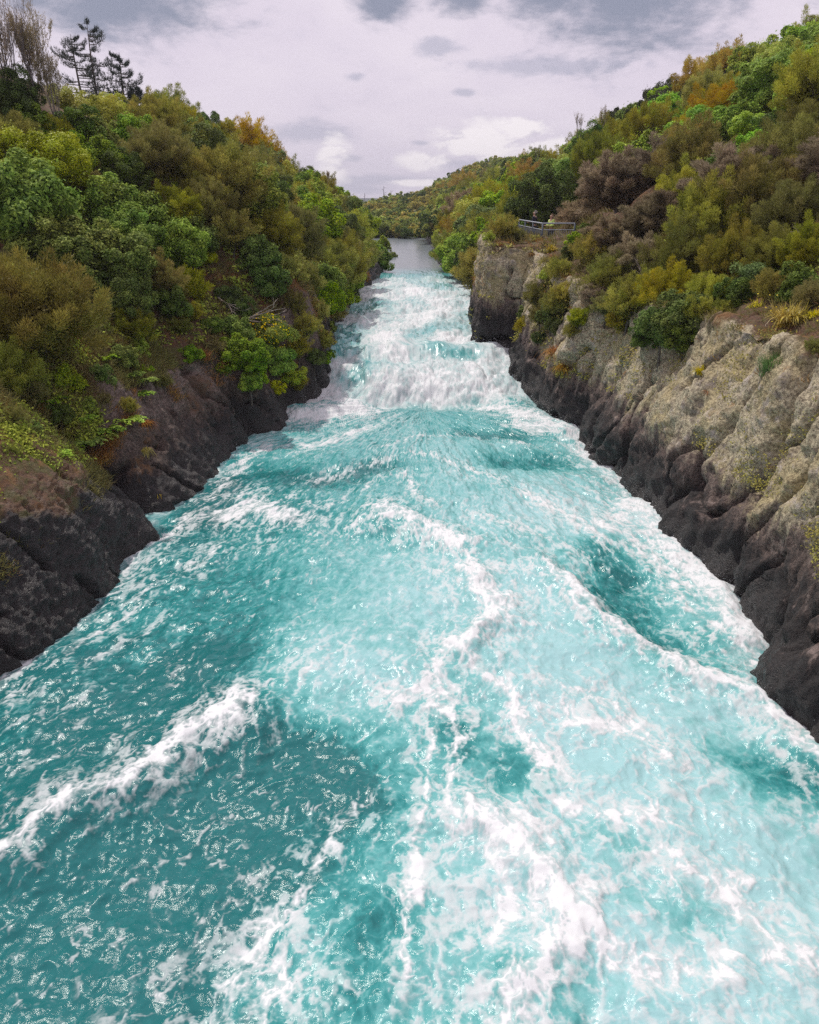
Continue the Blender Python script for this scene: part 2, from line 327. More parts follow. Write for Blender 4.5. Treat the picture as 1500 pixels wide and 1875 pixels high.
    for pts, wd, am in [([(1090, 1010), (1130, 1050)], .55, .85), ([(1110, 1080), (1160, 1130), (1210, 1170)], .75, 1.0), ([(1230, 1200), (1280, 1230)], .4, .6), ([(950, 1400), (980, 1430)], .45, .8), ([(820, 1330), (860, 1380)], .3, .6),
        ([(1130, 1550)], .55, .6), ([(1180, 1650), (1230, 1640)], .35, .45), ([(1230, 1700), (1290, 1710)], .3, .5), ([(1420, 1430), (1460, 1460)], .45, .9), ([(1300, 1380), (1350, 1400)], .3, .6), ([(1420, 1310), (1480, 1360)], .3, .7),
        ([(860, 795), (960, 800)], .8, .75), ([(930, 840), (1000, 845)], 1.0, .9), ([(600, 880), (700, 850)], .8, .65), ([(420, 890), (500, 870)], 1.2, .7), ([(360, 960), (400, 900)], .7, .6), ([(300, 1600), (400, 1500), (520, 1420)], 1.3, .45),
        ([(60, 1650), (220, 1700)], 1.2, .45), ([(80, 1800), (160, 1850)], 1.0, .5), ([(560, 1380), (640, 1450)], .6, .4), ([(660, 1800), (720, 1700)], .5, .35), ([(330, 1240), (430, 1200)], .8, .4), ([(900, 720), (930, 715)], .35, 1.0),
        ([(150, 1330), (260, 1260)], .6, .25), ([(1060, 1850)], .5, .35), ([(910, 1780), (930, 1850)], .2, .4)]: T -= stroke(pts, wd, am) * .75
    for pts, wd, am in [([(640, 1180), (800, 1150), (950, 1150)], 2.2, .35), ([(560, 1240), (700, 1280)], 1.2, .35), ([(1100, 1400), (1250, 1500), (1400, 1600)], 1.6, .35), ([(1000, 1650), (1400, 1800)], 1.8, .35), ([(520, 1750), (460, 1800)], .8, .35),
        ([(1000, 1250), (1200, 1330)], 1.2, .3), ([(1000, 930), (1100, 960)], 1.6, .25), ([(600, 1010), (750, 1050)], 1.5, .2)]: T += stroke(pts, wd, am)
    # rapid zone mask
    rap = sstep(33.3, 35.2, Y + .8 * w1 + .10 * np.abs(X - .5)) * sstep(76, 66, Y + 3 * w2)
    rapc = sstep(33.3, 35.2, Y + .8 * w1) * sstep(80, 72, Y)
    calm = sstep(72, 84, Y)
    # vein-like foam threads
    bx = b * 1.8 + 1.0 * w1 + .25 * f1; ay = a * .45 + .6 * w2 + .2 * f2
    v1 = rid2(bx, ay, 4, 31, .6); v2 = rid2(b * 4.4 + 1.5 * w2 + .55 * f2, a * 1.5 + 1.0 * w1 + .4 * f1, 4, 35, .6); v3 = rid2(b * 9 + 1.6 * f1, a * 4.0 + 1.4 * f2, 3, 39, .6)
    dens = sstep(-.45, .5, fbm2(b * .5 + .5 * w2, a * .3, 3, 44) + .9 * (T - .5))
    veins = np.clip(sstep(.66, .92, v1) * .55 + sstep(.70, .95, v2) * .35 * dens + sstep(.72, .98, v3) * .16 * dens, 0, 1)
    fine = fbm2(X * 4.2 + f1, Y * 3.0 + f2, 5, 50, .62)
    L = .34 * np.clip(v1, 0, 1) ** 2 + .36 * np.clip(v2, 0, 1) ** 3 + .30 * np.clip(v3, 0, 1) ** 3 + .30 * fine; L = (L - L.mean()) / L.std(); L = 1 / (1 + np.exp(-1.5 * L))
    Dn = np.maximum(W, Wh * .62) + .20 * dens + .10 * (T - .45) + .10 * sstep(3, -3, X)
    foam = np.clip((L - (1 - Dn) + .22) / 1.05, 0, 1) * sstep(.0, .35, Dn)
    qa, qb = np.percentile(v2[::9, ::9], [66, 98]); qc, qd = np.percentile(v1[::9, ::9], [45, 92]); qe, qf = np.percentile(v3[::9, ::9], [70, 99])
    foam = np.maximum(foam, .62 * sstep(qa, qb, v2) * (.30 + .70 * sstep(qc, qd, v1)) + .16 * sstep(qe, qf, v3))
    rp = .72 + .55 * fbm2(X * .55 + .6 * f1, Y * .22, 4, 61) + .45 * fine + .25 * (v2 - .6)
    rpT = 0
    for pts, wd, am in [([(640, 600), (620, 640)], 1.1, .5), ([(640, 690), (680, 670)], .9, .45), ([(800, 640), (860, 650)], .7, .45), ([(640, 570), (700, 550)], 1.6, .35), ([(790, 520), (805, 525)], 1.6, .45), ([(820, 600), (860, 570)], 1.2, .25), ([(740, 620), (790, 600)], .6, .25)]:
        rpT = rpT + stroke(pts, wd, am)
    rp = rp - rpT
    foam = foam * (1 - rap) + rap * rp * 1.08
    wallR = sstep(1.1, .0, (X + 0) * -1 + xw(1, Yr)[:, None].astype(np.float32) + .35 * f1); wallL = sstep(.55, .0, X + xw(-1, Yr)[:, None].astype(np.float32) + .35 * f2)
    foam = np.maximum(foam, (wallR * sstep(8, 14, Y) * (.72 + .5 * w1) + wallL * .55) * (.7 + .9 * fine) * (1 - .8 * calm))
    foam = foam * (1 - calm * .95)
    foam = np.clip(foam, 0, 1)
    tone = np.clip(T * (1 - .5 * rap) + .42 * rap + .22 * (v2 - .6) + .18 * fine + .10 * (v3 - .6) + .16 * (L - .5), 0, 1)
    tone = tone * (1 - calm) + .12 * calm
    # ---- height
    Hh = wl(Yr)[:, None].astype(np.float32) + np.zeros_like(X)
    pool = sstep(34.5, 31, Y)
    Hh = Hh + pool * (.16 * fbm2(b * .55, a * .42, 3, 70) + .09 * rid2(b * 1.3 + .5 * w1, a * .9, 3, 72) + .05 * fbm2(X * 2.2, Y * 1.8, 3, 75))
    amp = np.clip(Y / 20, .5, 1.5)
    Hh = Hh + (1 - calm) * (1 - .75 * rapc) * (1 - .45 * foam) * (.007 * rid2(X * 4 + f1, Y * 3 + f2, 2, 77) + .010 * fbm2(X * 4.2 + f1, Y * 3.0 + f2, 2, 50))
    g1 = .12 * f1; g2 = .12 * f2; bil = np.abs(gn2(X * .85 + .8 * w1, Y * .6 + .8 * w2, 80))
    bl2 = np.abs(gn2(X * 1.9 + g1, Y * 1.3 + g2, 85)); bl3 = np.abs(gn2(X * 4.0 + 2 * g1, Y * 2.6 + 2 * g2, 86))
    Hh = Hh + rapc * (.36 * fbm2(X * .42, Y * .30, 3, 83) + .30 * bil + .12 * bl2 + .04 * bl3 - .18)
    for pts, wd, am in [([(435, 1310), (330, 1385), (200, 1450), (0, 1580)], .8, .30), ([(1000, 1050), (1060, 1100), (1120, 1160), (1200, 1200), (1290, 1250), (1400, 1310), (1500, 1420)], .6, .32), ([(1110, 1060), (1160, 1120), (1210, 1170)], .9, -.30),
        ([(700, 938), (838, 998)], .7, .2), ([(770, 1010), (700, 1000)], 1.2, -.15), ([(1170, 930), (1310, 1075), (1385, 1180)], .5, .2), ([(870, 1060), (920, 1130), (860, 1200)], .5, .2), ([(890, 1500), (1000, 1610), (1040, 1690), (960, 1820)], .5, .2),
        ([(300, 1600), (500, 1430)], 1.2, -.12), ([(930, 840), (1000, 845)], 1.0, -.25), ([(860, 795), (960, 800)], .8, -.15), ([(600, 880), (700, 850)], .8, -.2), ([(540, 760), (640, 752)], .9, .45), ([(940, 745), (1000, 780), (1040, 800)], .8, .4),
        ([(700, 690), (800, 680), (900, 700)], 1.0, .35), ([(700, 735), (860, 735)], .8, -.25), ([(640, 640), (900, 640)], .9, .25), ([(560, 1240), (720, 1180), (860, 1200)], 1.6, .12)]: Hh = Hh + stroke(pts, wd, am)
    Hh = Hh + foam * .018 * (1 - calm) + .012 * calm * fbm2(X * .8, Y * .25, 3, 90)
    me = mesh_np('river', np.stack([X, Y, Hh], -1).reshape(-1, 3), grid_faces(NR, NC), {'foam': foam, 'tone': tone, 'calm': calm + 0 * X}, smooth=True)
    m, t, p, o = newmat('turquoise_white_water')
    g = N(t, 'ShaderNodeTexCoord').outputs['Object']
    def A(n): return N(t, 'ShaderNodeAttribute', attribute_name=n).outputs['Fac']
    fo, tn, ca = A('foam'), A('tone'), A('calm')
    mp = N(t, 'ShaderNodeMapping'); t.links.new(g, mp.inputs[0]); mp.inputs['Scale'].default_value = (1, .75, 1)
    n1 = NOISE(t, mp.outputs[0], 9, 6, .65, .6); n2 = NOISE(t, mp.outputs[0], 34, 4, .6)
    cr = N(t, 'ShaderNodeValToRGB'); t.links.new(M(t, 'ADD', tn, M(t, 'MULTIPLY', M(t, 'SUBTRACT', n1, .5), .35)), cr.inputs[0])
    e = cr.color_ramp.elements; e[0].position = 0; e[0].color = (.014, .13, .137, 1); e[1].position = 1; e[1].color = (.31, .53, .55, 1)
    for ps, c in ((.25, (.032, .232, .235)), (.5, (.098, .352, .352)), (.75, (.205, .455, .46))): q = e.new(ps); q.color = (*c, 1)
    base = MIX(t, ca, cr.outputs[0], (.17, .20, .22))  # calm upper river: pale grey sky reflection put into the base colour
    ff = M(t, 'ADD', fo, M(t, 'ADD', M(t, 'MULTIPLY', M(t, 'SUBTRACT', n1, .5), .32), M(t, 'MULTIPLY', M(t, 'SUBTRACT', n2, .5), .34)))
    fm = RAMP(t, ff, .06, 1.02)
    t.links.new(MIX(t, fm, base, MIX(t, RAMP(t, fo, .75, 1.0), (.56, .59, .60), (.68, .70, .715))), p.inputs['Base Color'])
    t.links.new(M(t, 'ADD', RAMP(t, fm, .15, .6, .10, .6), M(t, 'MULTIPLY', ca, .12)), p.inputs['Roughness']); p.inputs['IOR'].default_value = 1.33
    b1 = N(t, 'ShaderNodeBump'); b1.inputs['Distance'].default_value = .0026; b1.inputs['Strength'].default_value = .8
    n3 = NOISE(t, mp.outputs[0], 62, 3, .6, .5)
    t.links.new(M(t, 'ADD', n3, M(t, 'MULTIPLY', n1, .3)), b1.inputs['Height'])
    t.links.new(M(t, 'SUBTRACT', M(t, 'SUBTRACT', 1.0, M(t, 'MULTIPLY', ca, .3)), M(t, 'MULTIPLY', fm, .35)), b1.inputs['Strength'])
    t.links.new(b1.outputs[0], p.inputs['Normal'])
    ob = obj('water', me, m); ob['kind'] = 'structure'
    # ---- spray droplets thrown up where the river breaks
    k = rng.choice(NR * NC, 400000); fr = foam.ravel()[k]; Xk = X.ravel()[k]; Yk = Y.ravel()[k]; Hk = Hh.ravel()[k]; zz = Yk
    pr = fr * (rapc.ravel()[k] * .5 + wallR.ravel()[k] * .9 * (Yk > 11) + .02)
    dist_w = (xw(1, Yk) - Xk); 
    s = rng.random(len(k)) < pr * .28
    Xk, Yk, Hk = Xk[s], Yk[s], Hk[s]; n = len(Xk); lift = rng.exponential(.13, n)
    ctr = np.stack([Xk + rng.normal(0, .04, n), Yk + rng.normal(0, .04, n), Hk + lift + .01], 1); sz = (.004 + .008 * rng.random(n)) * np.clip(Yk / 20, .7, 2)
    tet = np.array([(1, 1, 1), (1, -1, -1), (-1, 1, -1), (-1, -1, 1)], float)
    V = (ctr[:, None, :] + tet[None] * sz[:, None, None] * .6).reshape(-1, 3); bi = np.arange(n)[:, None] * 4
    Fc = np.concatenate([bi + np.array(f) for f in ((0, 1, 2), (0, 3, 1), (0, 2, 3), (1, 3, 2))])
    mw = simple('spray_white', (.85, .86, .88), .4, 0, .03)
    so_ = obj('spray', mesh_np('spray', V, Fc), mw); tag(so_, 'white droplets of spray flying above the foaming rapid and along the right rock wall', 'spray', kind='stuff')
build_water()
# ------------------------------------------------------------------ rock and hillsides
def rockmat(name, side):
    m, t, p, o = newmat(name)
    g = N(t, 'ShaderNodeTexCoord').outputs['Object']; hw = N(t, 'ShaderNodeAttribute', attribute_name='hw').outputs['Fac']
    moss = N(t, 'ShaderNodeAttribute', attribute_name='soil').outputs['Fac']
    st = N(t, 'ShaderNodeMapping'); t.links.new(g, st.inputs[0]); st.inputs['Scale'].default_value = (1.6, 1.6, .32)
    drip = NOISE(t, st.outputs[0], 2.4, 6, .62, .3); big = NOISE(t, g, .55, 5, .55, .4); mid = NOISE(t, g, 2.6, 7, .65, .3); fin = NOISE(t, g, 13, 6, .7); sp = NOISE(t, g, 34, 3, .6)
    vor = N(t, 'ShaderNodeTexVoronoi', feature='F1'); vor.inputs['Scale'].default_value = 9; t.links.new(g, vor.inputs['Vector'])
    if side > 0:
        lich = MIX(t, RAMP(t, fin, .34, .64), (.15, .12, .08), (.58, .51, .35)); lich = MIX(t, M(t, 'MULTIPLY', RAMP(t, big, .45, .62), .7), lich, MIX(t, RAMP(t, fin, .3, .7), (.17, .13, .06), (.52, .43, .21)))
        lich = MIX(t, M(t, 'MULTIPLY', RAMP(t, mid, .54, .66), .75), lich, (.55, .48, .43)); lich = MIX(t, M(t, 'MULTIPLY', RAMP(t, NOISE(t, g, 1.3, 6, .65), .54, .64), .65), lich, (.13, .10, .075)); lich = MIX(t, M(t, 'MULTIPLY', RAMP(t, sp, .58, .70), .55), lich, (.06, .045, .03))
        lich = MIX(t, M(t, 'MULTIPLY', RAMP(t, NOISE(t, g, 1.7, 6, .7), .60, .68), .6), lich, (.30, .15, .045))
        pur = MIX(t, RAMP(t, fin, .35, .65), (.062, .043, .036), (.185, .135, .115)); pur = MIX(t, M(t, 'MULTIPLY', RAMP(t, drip, .55, .66), .55), pur, (.34, .27, .25))
        d0, d1 = 1.25, 2.05; l0, l1 = 1.95, 2.75
    else:
        lich = MIX(t, RAMP(t, fin, .36, .64), (.075, .055, .045), (.235, .175, .15)); lich = MIX(t, M(t, 'MULTIPLY', RAMP(t, mid, .54, .68), .6), lich, (.33, .27, .25)); lich = MIX(t, RAMP(t, big, .5, .7), lich, (.12, .065, .035))
        pur = MIX(t, RAMP(t, fin, .35, .65), (.036, .026, .023), (.12, .085, .068)); pur = MIX(t, M(t, 'MULTIPLY', RAMP(t, NOISE(t, g, .9, 6, .65), .56, .66), .7), pur, (.19, .095, .035)); pur = MIX(t, M(t, 'MULTIPLY', RAMP(t, drip, .56, .68), .45), pur, (.19, .15, .14))
        d0, d1 = .9, 1.7; l0, l1 = 1.7, 2.6
    wet = MIX(t, RAMP(t, fin, .3, .7), (.010, .009, .010), (.034, .028, .027))
    hn = M(t, 'ADD', hw, M(t, 'ADD', M(t, 'MULTIPLY', M(t, 'SUBTRACT', drip, .5), 2.6), M(t, 'MULTIPLY', M(t, 'SUBTRACT', big, .5), 1.8)))
    c = MIX(t, RAMP(t, hn, d0, d1), wet, pur); c = MIX(t, RAMP(t, hn, l0, l1), c, lich)
    soilc = MIX(t, RAMP(t, fin, .3, .7), (.055, .028, .016), (.16, .085, .045)); soilc = MIX(t, RAMP(t, mid, .45, .62), soilc, (.085, .075, .022)); soilc = MIX(t, M(t, 'MULTIPLY', RAMP(t, NOISE(t, g, 1.1, 5, .6), .54, .64), .7), soilc, (.21, .10, .03))
    c = MIX(t, RAMP(t, M(t, 'ADD', moss, M(t, 'MULTIPLY', M(t, 'SUBTRACT', mid, .5), 1.2)), .35, .65), c, soilc)
    t.links.new(c, p.inputs['Base Color']); t.links.new(RAMP(t, hn, .3, 1.4, .42, .92), p.inputs['Roughness'])
    bp = N(t, 'ShaderNodeBump'); bp.inputs['Distance'].default_value = .09; bp.inputs['Strength'].default_value = .9
    t.links.new(M(t, 'ADD', M(t, 'ADD', M(t, 'MULTIPLY', mid, .9), M(t, 'MULTIPLY', fin, .8)), M(t, 'ADD', M(t, 'MULTIPLY', drip, .6), M(t, 'MULTIPLY', sp, .25))), bp.inputs['Height'])
    t.links.new(bp.outputs[0], p.inputs['Normal']); return m
def build_bank(side):
    A = LW if side < 0 else RW; T = LT if side < 0 else RT
    ys = [3.0]
    while ys[-1] < 168:
        y = ys[-1]; s = .0042 * max(y, 9) * (1 if y < 60 else 2.2)
        if 36 < y < 42 and side > 0: s = .06
        ys.append(y + s)
    Yr = np.array(ys); nr = len(Yr); NCl = 130
    cr = np.interp(Yr, T[:, 0], T[:, 2]); ht = np.interp(Yr, T[:, 0], T[:, 1]); X0 = xw(side, Yr)
    u = np.linspace(-.5, 1, NCl); offc = cr[:, None] * u[None, :]
    hill = np.concatenate([np.linspace(.06, 3, 40), np.linspace(3.2, 14, 40), np.linspace(14.6, 75, 50)]); offh = cr[:, None] + hill[None, :]
    off = np.concatenate([offc, offh], 1); nc = off.shape[1]
    Y = np.repeat(Yr[:, None], nc, 1); X = side * (X0[:, None] + off); Z = bank(side, Y, off)
    P = np.stack([X, Y, Z], -1)
    du = np.gradient(P, axis=0); dv = np.gradient(P, axis=1); nm = np.cross(du, dv); nm /= np.linalg.norm(nm, axis=-1, keepdims=True) + 1e-9
    if side > 0: nm = -nm
    nm *= np.where(nm[..., 2:3] < -.05, -1, 1)
    flat = P * np.array([1, 1, 1.0])
    rockw = sstep(2.2, -.2, off - cr[:, None])           # strong relief on the rock, soft on the hill
    cl = P * np.array([1, 1, .45 if side < 0 else .85])
    d = .45 * fbm3(cl * .42, 4, 100 + side) + .20 * (1 - 2.4 * np.abs(fbm3(cl * 1.2, 5, 110 + side, .6))) + .16 * fbm3(P * 2.6, 5, 120, .6) + .07 * (1 - 2.5 * np.abs(fbm3(P * 6.5, 4, 130, .6)))
    ter = lambda n, k: (np.floor(n * k) + sstep(.62, 1, n * k - np.floor(n * k))) / k
    tk = 1.0 if side > 0 else .45; cl2 = P * np.array([1, 1, .8]); sh = cl2 + np.stack([.0 * Z, .35 * Z, .0 * Z], -1)
    d = d * (.5 if side > 0 else .7) + tk * ((.75 if side < 0 else .50) * ter(fbm3(sh * .5, 2, 210 + side), 6) + .20 * ter(fbm3(sh * 1.5, 2, 220), 5) + .07 * ter(fbm3(P * 4.0, 3, 230), 4))
    cellj = gn3(np.stack([P[..., 1] * .8 + .25 * P[..., 2], P[..., 2] * .35, P[..., 0] * .3], -1), 9); d -= .5 * np.exp(-(cellj / .045) ** 2) * (np.abs(gn3(P * .3, 17)) > .12)
    pm_ = np.exp(-((Y - 41.3) / 2.2) ** 2) if side > 0 else 0
    st_ = fbm3(P * np.array([2.6, 2.6, .28]), 4, 171, .6); d += st_ * (.10 + .28 * pm_)
    if side > 0:
        for y0, k, dp, wd in ((24.0, .22, .65, .10), (27.2, .1, .3, .1), (20.0, -.35, .3, .08), (33.0, .1, .5, .3), (16.1, .15, .4, .2)):
            d -= dp * np.exp(-((Y + .3 * fbm3(P * .9, 2, 140) - y0 - k * (Z - 0)) / wd) ** 2)
        d -= .9 * np.exp(-((Z - 2.9) / .8) ** 2 - ((Y - 39.3) / .9) ** 2)          # hollow beside the promontory
    else:
        d -= 1.1 * np.exp(-((Y - 20.3 - .25 * (Z)) / .38) ** 2) * sstep(5, 1, off); d += .35 * np.exp(-((Y - 16.5) / 2.2) ** 2 - ((Z - 1.8) / 1.2) ** 2)
        d -= .8 * np.exp(-((Y - 29.0) / .5) ** 2) * sstep(3, 1, off)
    soft = .35 * fbm3(P * .5, 3, 150) + .12 * fbm3(P * 1.8, 3, 151)
    d = d * rockw + soft * (1 - rockw)
    P = P + nm * d[..., None]
    hw = P[..., 2] - wl(Y) - (1.3 * sstep(20.6, 19.6, Y - .25 * Z) if side < 0 else 0); soil = sstep(-.35, .55, off - cr[:, None] + .5 * fbm3(flat * .9, 3, 160)) 
    if side < 0: soil = np.maximum(soil, sstep(.0, .7, off - cr[:, None] * np.interp(Yr, [18, 21], [.62, .9])[:, None] + 1.0 * fbm3(flat * .5, 3, 161)) * .9)
    rm = rockmat('rock_right' if side > 0 else 'rock_left', side)
    cut = NCl + 12
    nmn = ('right' if side > 0 else 'left')
    for nme, c0, c1 in (('rock_bank_' + nmn, 0, cut), ('hillside_' + nmn, cut - 1, nc)):
        q = P[:, c0:c1].reshape(-1, 3); me = mesh_np(nme, q, grid_faces(nr, c1 - c0), {'hw': hw[:, c0:c1], 'soil': soil[:, c0:c1]}, smooth=True)
        ob = obj(nme, me, rm); ob['kind'] = 'structure'
build_bank(1); build_bank(-1)
# land sheet to the horizon and the far hills
gm = simple('far_ground', (.035, .045, .02), .9, 0, .4, .05)
def land():
    n = 60; xs = np.linspace(-1500, 1500, n); ys = np.concatenate([np.linspace(-60, 600, 30), np.linspace(650, 1950, 30)])
    X, Y = np.meshgrid(xs, ys); Z = -6 + 0 * X; Z += sstep(176, 230, Y) * (8.3 + 1.5 * fbm2(X * .01, Y * .01, 3, 5))
    ob = obj('ground', mesh_np('ground', np.stack([X, Y, Z], -1).reshape(-1, 3), grid_faces(len(ys), n), smooth=True), gm); ob['kind'] = 'structure'
land()
def far_surface(X, Y): # forested rise beyond the bend, higher on the right
    return 1.8 + sstep(140, 152, Y) * (.5 + 7 * sstep(150, 250, Y) * (.25 + .75 * sstep(-30, 12, X)) + 8.5 * sstep(-4, 24, X - (Y - 190) * .06) * sstep(148, 240, Y))
def far_land():
    xs = np.linspace(-90, 90, 70); ys = np.linspace(140, 420, 70); X, Y = np.meshgrid(xs, ys)
    ob = obj('far_hill', mesh_np('far_hill', np.stack([X, Y, far_surface(X, Y)], -1).reshape(-1, 3), grid_faces(70, 70), smooth=True), gm); ob['kind'] = 'structure'
    n = 160; xs = np.linspace(-900, 900, n); ys = np.linspace(1300, 1900, 20); X, Y = np.meshgrid(xs, ys)
    Z = 2 + 15 * sstep(1300, 1480, Y) * (1 + .10 * fbm2(X * .006, Y * .004, 4, 8)) + 1.2 * fbm2(X * .12, Y * .1, 3, 9)
    ob = obj('distant_ridge', mesh_np('distant_ridge', np.stack([X, Y, Z], -1).reshape(-1, 3), grid_faces(20, n), smooth=True), simple('distant_forest', (.028, .042, .035), .9, 0, .5, .03)); ob['kind'] = 'structure'
far_land()
# ------------------------------------------------------------------ foliage meshes
def unit(v): return v / (np.linalg.norm(v, axis=-1, keepdims=True) + 1e-9)
def leaf_quads(c, n, ln, wd, rg, tint):
    """diamond leaves: centre c, normal n"""
    k = len(c); n = unit(n); r = unit(rg.normal(size=(k, 3))); a = unit(np.cross(n, r)); b = np.cross(n, a)
    l = (ln * rg.uniform(.7, 1.3, k))[:, None]; w_ = (wd * rg.uniform(.7, 1.3, k))[:, None]
    V = np.stack([c - a * l * .5, c + b * w_ * .5 + n * w_ * .15, c + a * l * .5, c - b * w_ * .5 + n * w_ * .15], 1).reshape(-1, 3)
    Fq = np.arange(4 * k).reshape(k, 4); return V, Fq, np.repeat(tint, 4)
def blades(base, d, ln, wd, rg, tint):
    k = len(base); d = unit(d); s = unit(np.cross(d, rg.normal(size=(k, 3))))
    V = np.stack([base - s * wd[:, None] * .5, base + s * wd[:, None] * .5, base + d * ln[:, None]], 1).reshape(-1, 3)
    return V, np.arange(3 * k).reshape(k, 3), np.repeat(tint, 3)
def crown_dirs(K, rg, low=-.45):
    d = []
    while len(d) < K:
        v = rg.normal(size=3); v /= np.linalg.norm(v)
        if v[2] > low and (not d or min(np.linalg.norm(v - q) for q in d) > 1.25 / math.sqrt(K)) or rg.random() < .02: d.append(v)
    return np.array(d)
def crown_broad(seed, n, leaf, K=38, asp=(1, 1, .85), wisp=.0):
    rg = np.random.default_rng(seed); D = crown_dirs(K, rg); rad = rg.uniform(.35, .95, K); cc = D * rad[:, None] + rg.normal(0, .07, (K, 3)); rc = rg.uniform(.13, .33, K) * (1 if K < 60 else .8)
    ct = rg.uniform(-.25, .25, K); k = rg.integers(0, K, n); dd = unit(rg.normal(size=(n, 3)) + D[k] * .8 + np.array([0, 0, .25]))
    c = cc[k] + dd * (rc[k] * rg.uniform(.55, 1.08, n) ** .7)[:, None]
    out = rg.random(n) < wisp; c[out] += unit(dd[out] + [0, 0, .8]) * rg.exponential(.045, out.sum())[:, None]
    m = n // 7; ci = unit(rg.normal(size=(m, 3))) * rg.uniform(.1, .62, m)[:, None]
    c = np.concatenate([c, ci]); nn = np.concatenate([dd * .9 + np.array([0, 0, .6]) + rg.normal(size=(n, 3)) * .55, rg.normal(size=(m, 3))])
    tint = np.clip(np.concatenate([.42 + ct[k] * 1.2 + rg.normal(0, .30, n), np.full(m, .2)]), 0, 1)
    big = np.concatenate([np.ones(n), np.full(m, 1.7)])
    V, Fq, t = leaf_quads(c * np.array(asp), nn, leaf * big, leaf * .5 * big, rg, tint)
    return [V], [Fq], [t], cc * np.array(asp)
def crown_feather(seed, n, leaf, K=110, asp=(1, 1, .95), up=.75, droop=0.0):
    rg = np.random.default_rng(seed); D = crown_dirs(K, rg, -.5); cc = D * rg.uniform(.2, .82, K)[:, None] + rg.normal(0, .06, (K, 3))
    dirs = unit(D * .75 + np.array([0, 0, up]) + rg.normal(0, .28, (K, 3))); L = rg.uniform(.28, .52, K); ct = rg.uniform(-.28, .28, K)
    k = rg.integers(0, K, n); s = rg.random(n) ** .8; spread = .15 * np.sin(np.pi * np.clip(s * .75 + .12, 0, 1)) * rg.uniform(.3, 1, n)
    rr = unit(rg.normal(size=(n, 3))); base = cc[k] + dirs[k] * (s * L[k])[:, None] + rr * spread[:, None]; base[:, 2] -= droop * s ** 2 * .3
    d = dirs[k] * .9 + rr * .8 + rg.normal(0, .3, (n, 3)) + np.array([0, 0, .15 - droop])
    V, Ft, t = blades(base, d, leaf * rg.uniform(.7, 1.5, n), leaf * .24 * rg.uniform(.7, 1.3, n), rg, np.clip(.42 + ct[k] + .25 * (s - .5) * 0 + rg.normal(0, .2, n), 0, 1))
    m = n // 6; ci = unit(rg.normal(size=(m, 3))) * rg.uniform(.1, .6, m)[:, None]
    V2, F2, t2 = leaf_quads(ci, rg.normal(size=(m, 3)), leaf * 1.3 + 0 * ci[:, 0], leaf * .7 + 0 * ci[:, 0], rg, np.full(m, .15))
    return [V * np.array(asp), V2 * np.array(asp)], [Ft, F2 + len(V)], [t, t2], cc * np.array(asp)
def limbs(cc, seed, h0=-1.15, nl=10, r0=.055, pale=False):
    rg = random.Random(seed); tb = TB(); base = Vector((0, 0, h0)); fork = Vector((rg.uniform(-.08, .08), rg.uniform(-.08, .08), -.45))
    tb.tube([base, base.lerp(fork, .5) + Vector((rg.uniform(-.05, .05), rg.uniform(-.05, .05), 0)), fork], [r0 * 1.25, r0, r0 * .8], 7)
    idx = list(range(len(cc))); rg.shuffle(idx)
    for i in idx[:nl]:
        e = Vector(cc[i]); mid = fork.lerp(e, .5) + Vector((rg.uniform(-.1, .1), rg.uniform(-.1, .1), -.05))
        tb.tube([fork, mid, e, e + (e - mid) * .35], [r0 * .6, r0 * .38, r0 * .18, r0 * .05], 5)
    return tb
KINDS = {   # kind -> (style, leaf size hi, aspect)
 'olive': ('f', .062, (1, 1, .95)), 'brown': ('f', .060, (1, 1, .9)), 'grey': ('f', .085, (1, 1, .8)), 'gold': ('f', .058, (1, 1, .9)),
 'green': ('b', .078, (1, 1, .9)), 'deep': ('b', .06, (1, 1, .9)), 'dark': ('b', .064, (1, 1, .95)), 'yellow': ('b', .050, (1, 1, .85)), 'lime': ('b', .075, (1, 1, .85))}
CR = {}
def crown_mesh(kind, lod, var):
    key = (kind, lod, var)
    if key not in CR:
        st, lf, asp = KINDS[kind]; n = (30000, 9000, 2600)[lod]; lf = lf * (1, 1.55, 2.5)[lod]; sd_ = abs(hash(kind)) % 1 + sum(map(ord, kind)) * 10 + var * 3 + lod
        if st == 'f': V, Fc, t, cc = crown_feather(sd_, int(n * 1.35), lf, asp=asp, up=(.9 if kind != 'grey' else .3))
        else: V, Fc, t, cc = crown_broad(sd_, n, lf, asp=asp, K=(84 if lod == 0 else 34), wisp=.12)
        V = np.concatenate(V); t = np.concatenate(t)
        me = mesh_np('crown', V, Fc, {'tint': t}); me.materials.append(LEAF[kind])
        tm = limbs(cc, sd_, nl=(12, 6, 3)[lod]).mesh('trunk'); tm.materials.append(GREYW if kind == 'grey' else BARK)
        CR[key] = (me, tm)
    return CR[key]
PLACED = []       # (x,y,z,r,kind,px,py)
ADJ = {'deep': ('blackish-green', 'tree'), 'olive': ('olive', 'bush'), 'brown': ('brown feathery', 'shrub'), 'grey': ('grey-brown twiggy', 'shrub'), 'gold': ('golden-orange', 'shrub'),
       'green': ('glossy green leafy', 'tree'), 'dark': ('dark green dense', 'tree'), 'yellow': ('yellow-green', 'shrub'), 'lime': ('bright green broad-leaved', 'shrub')}
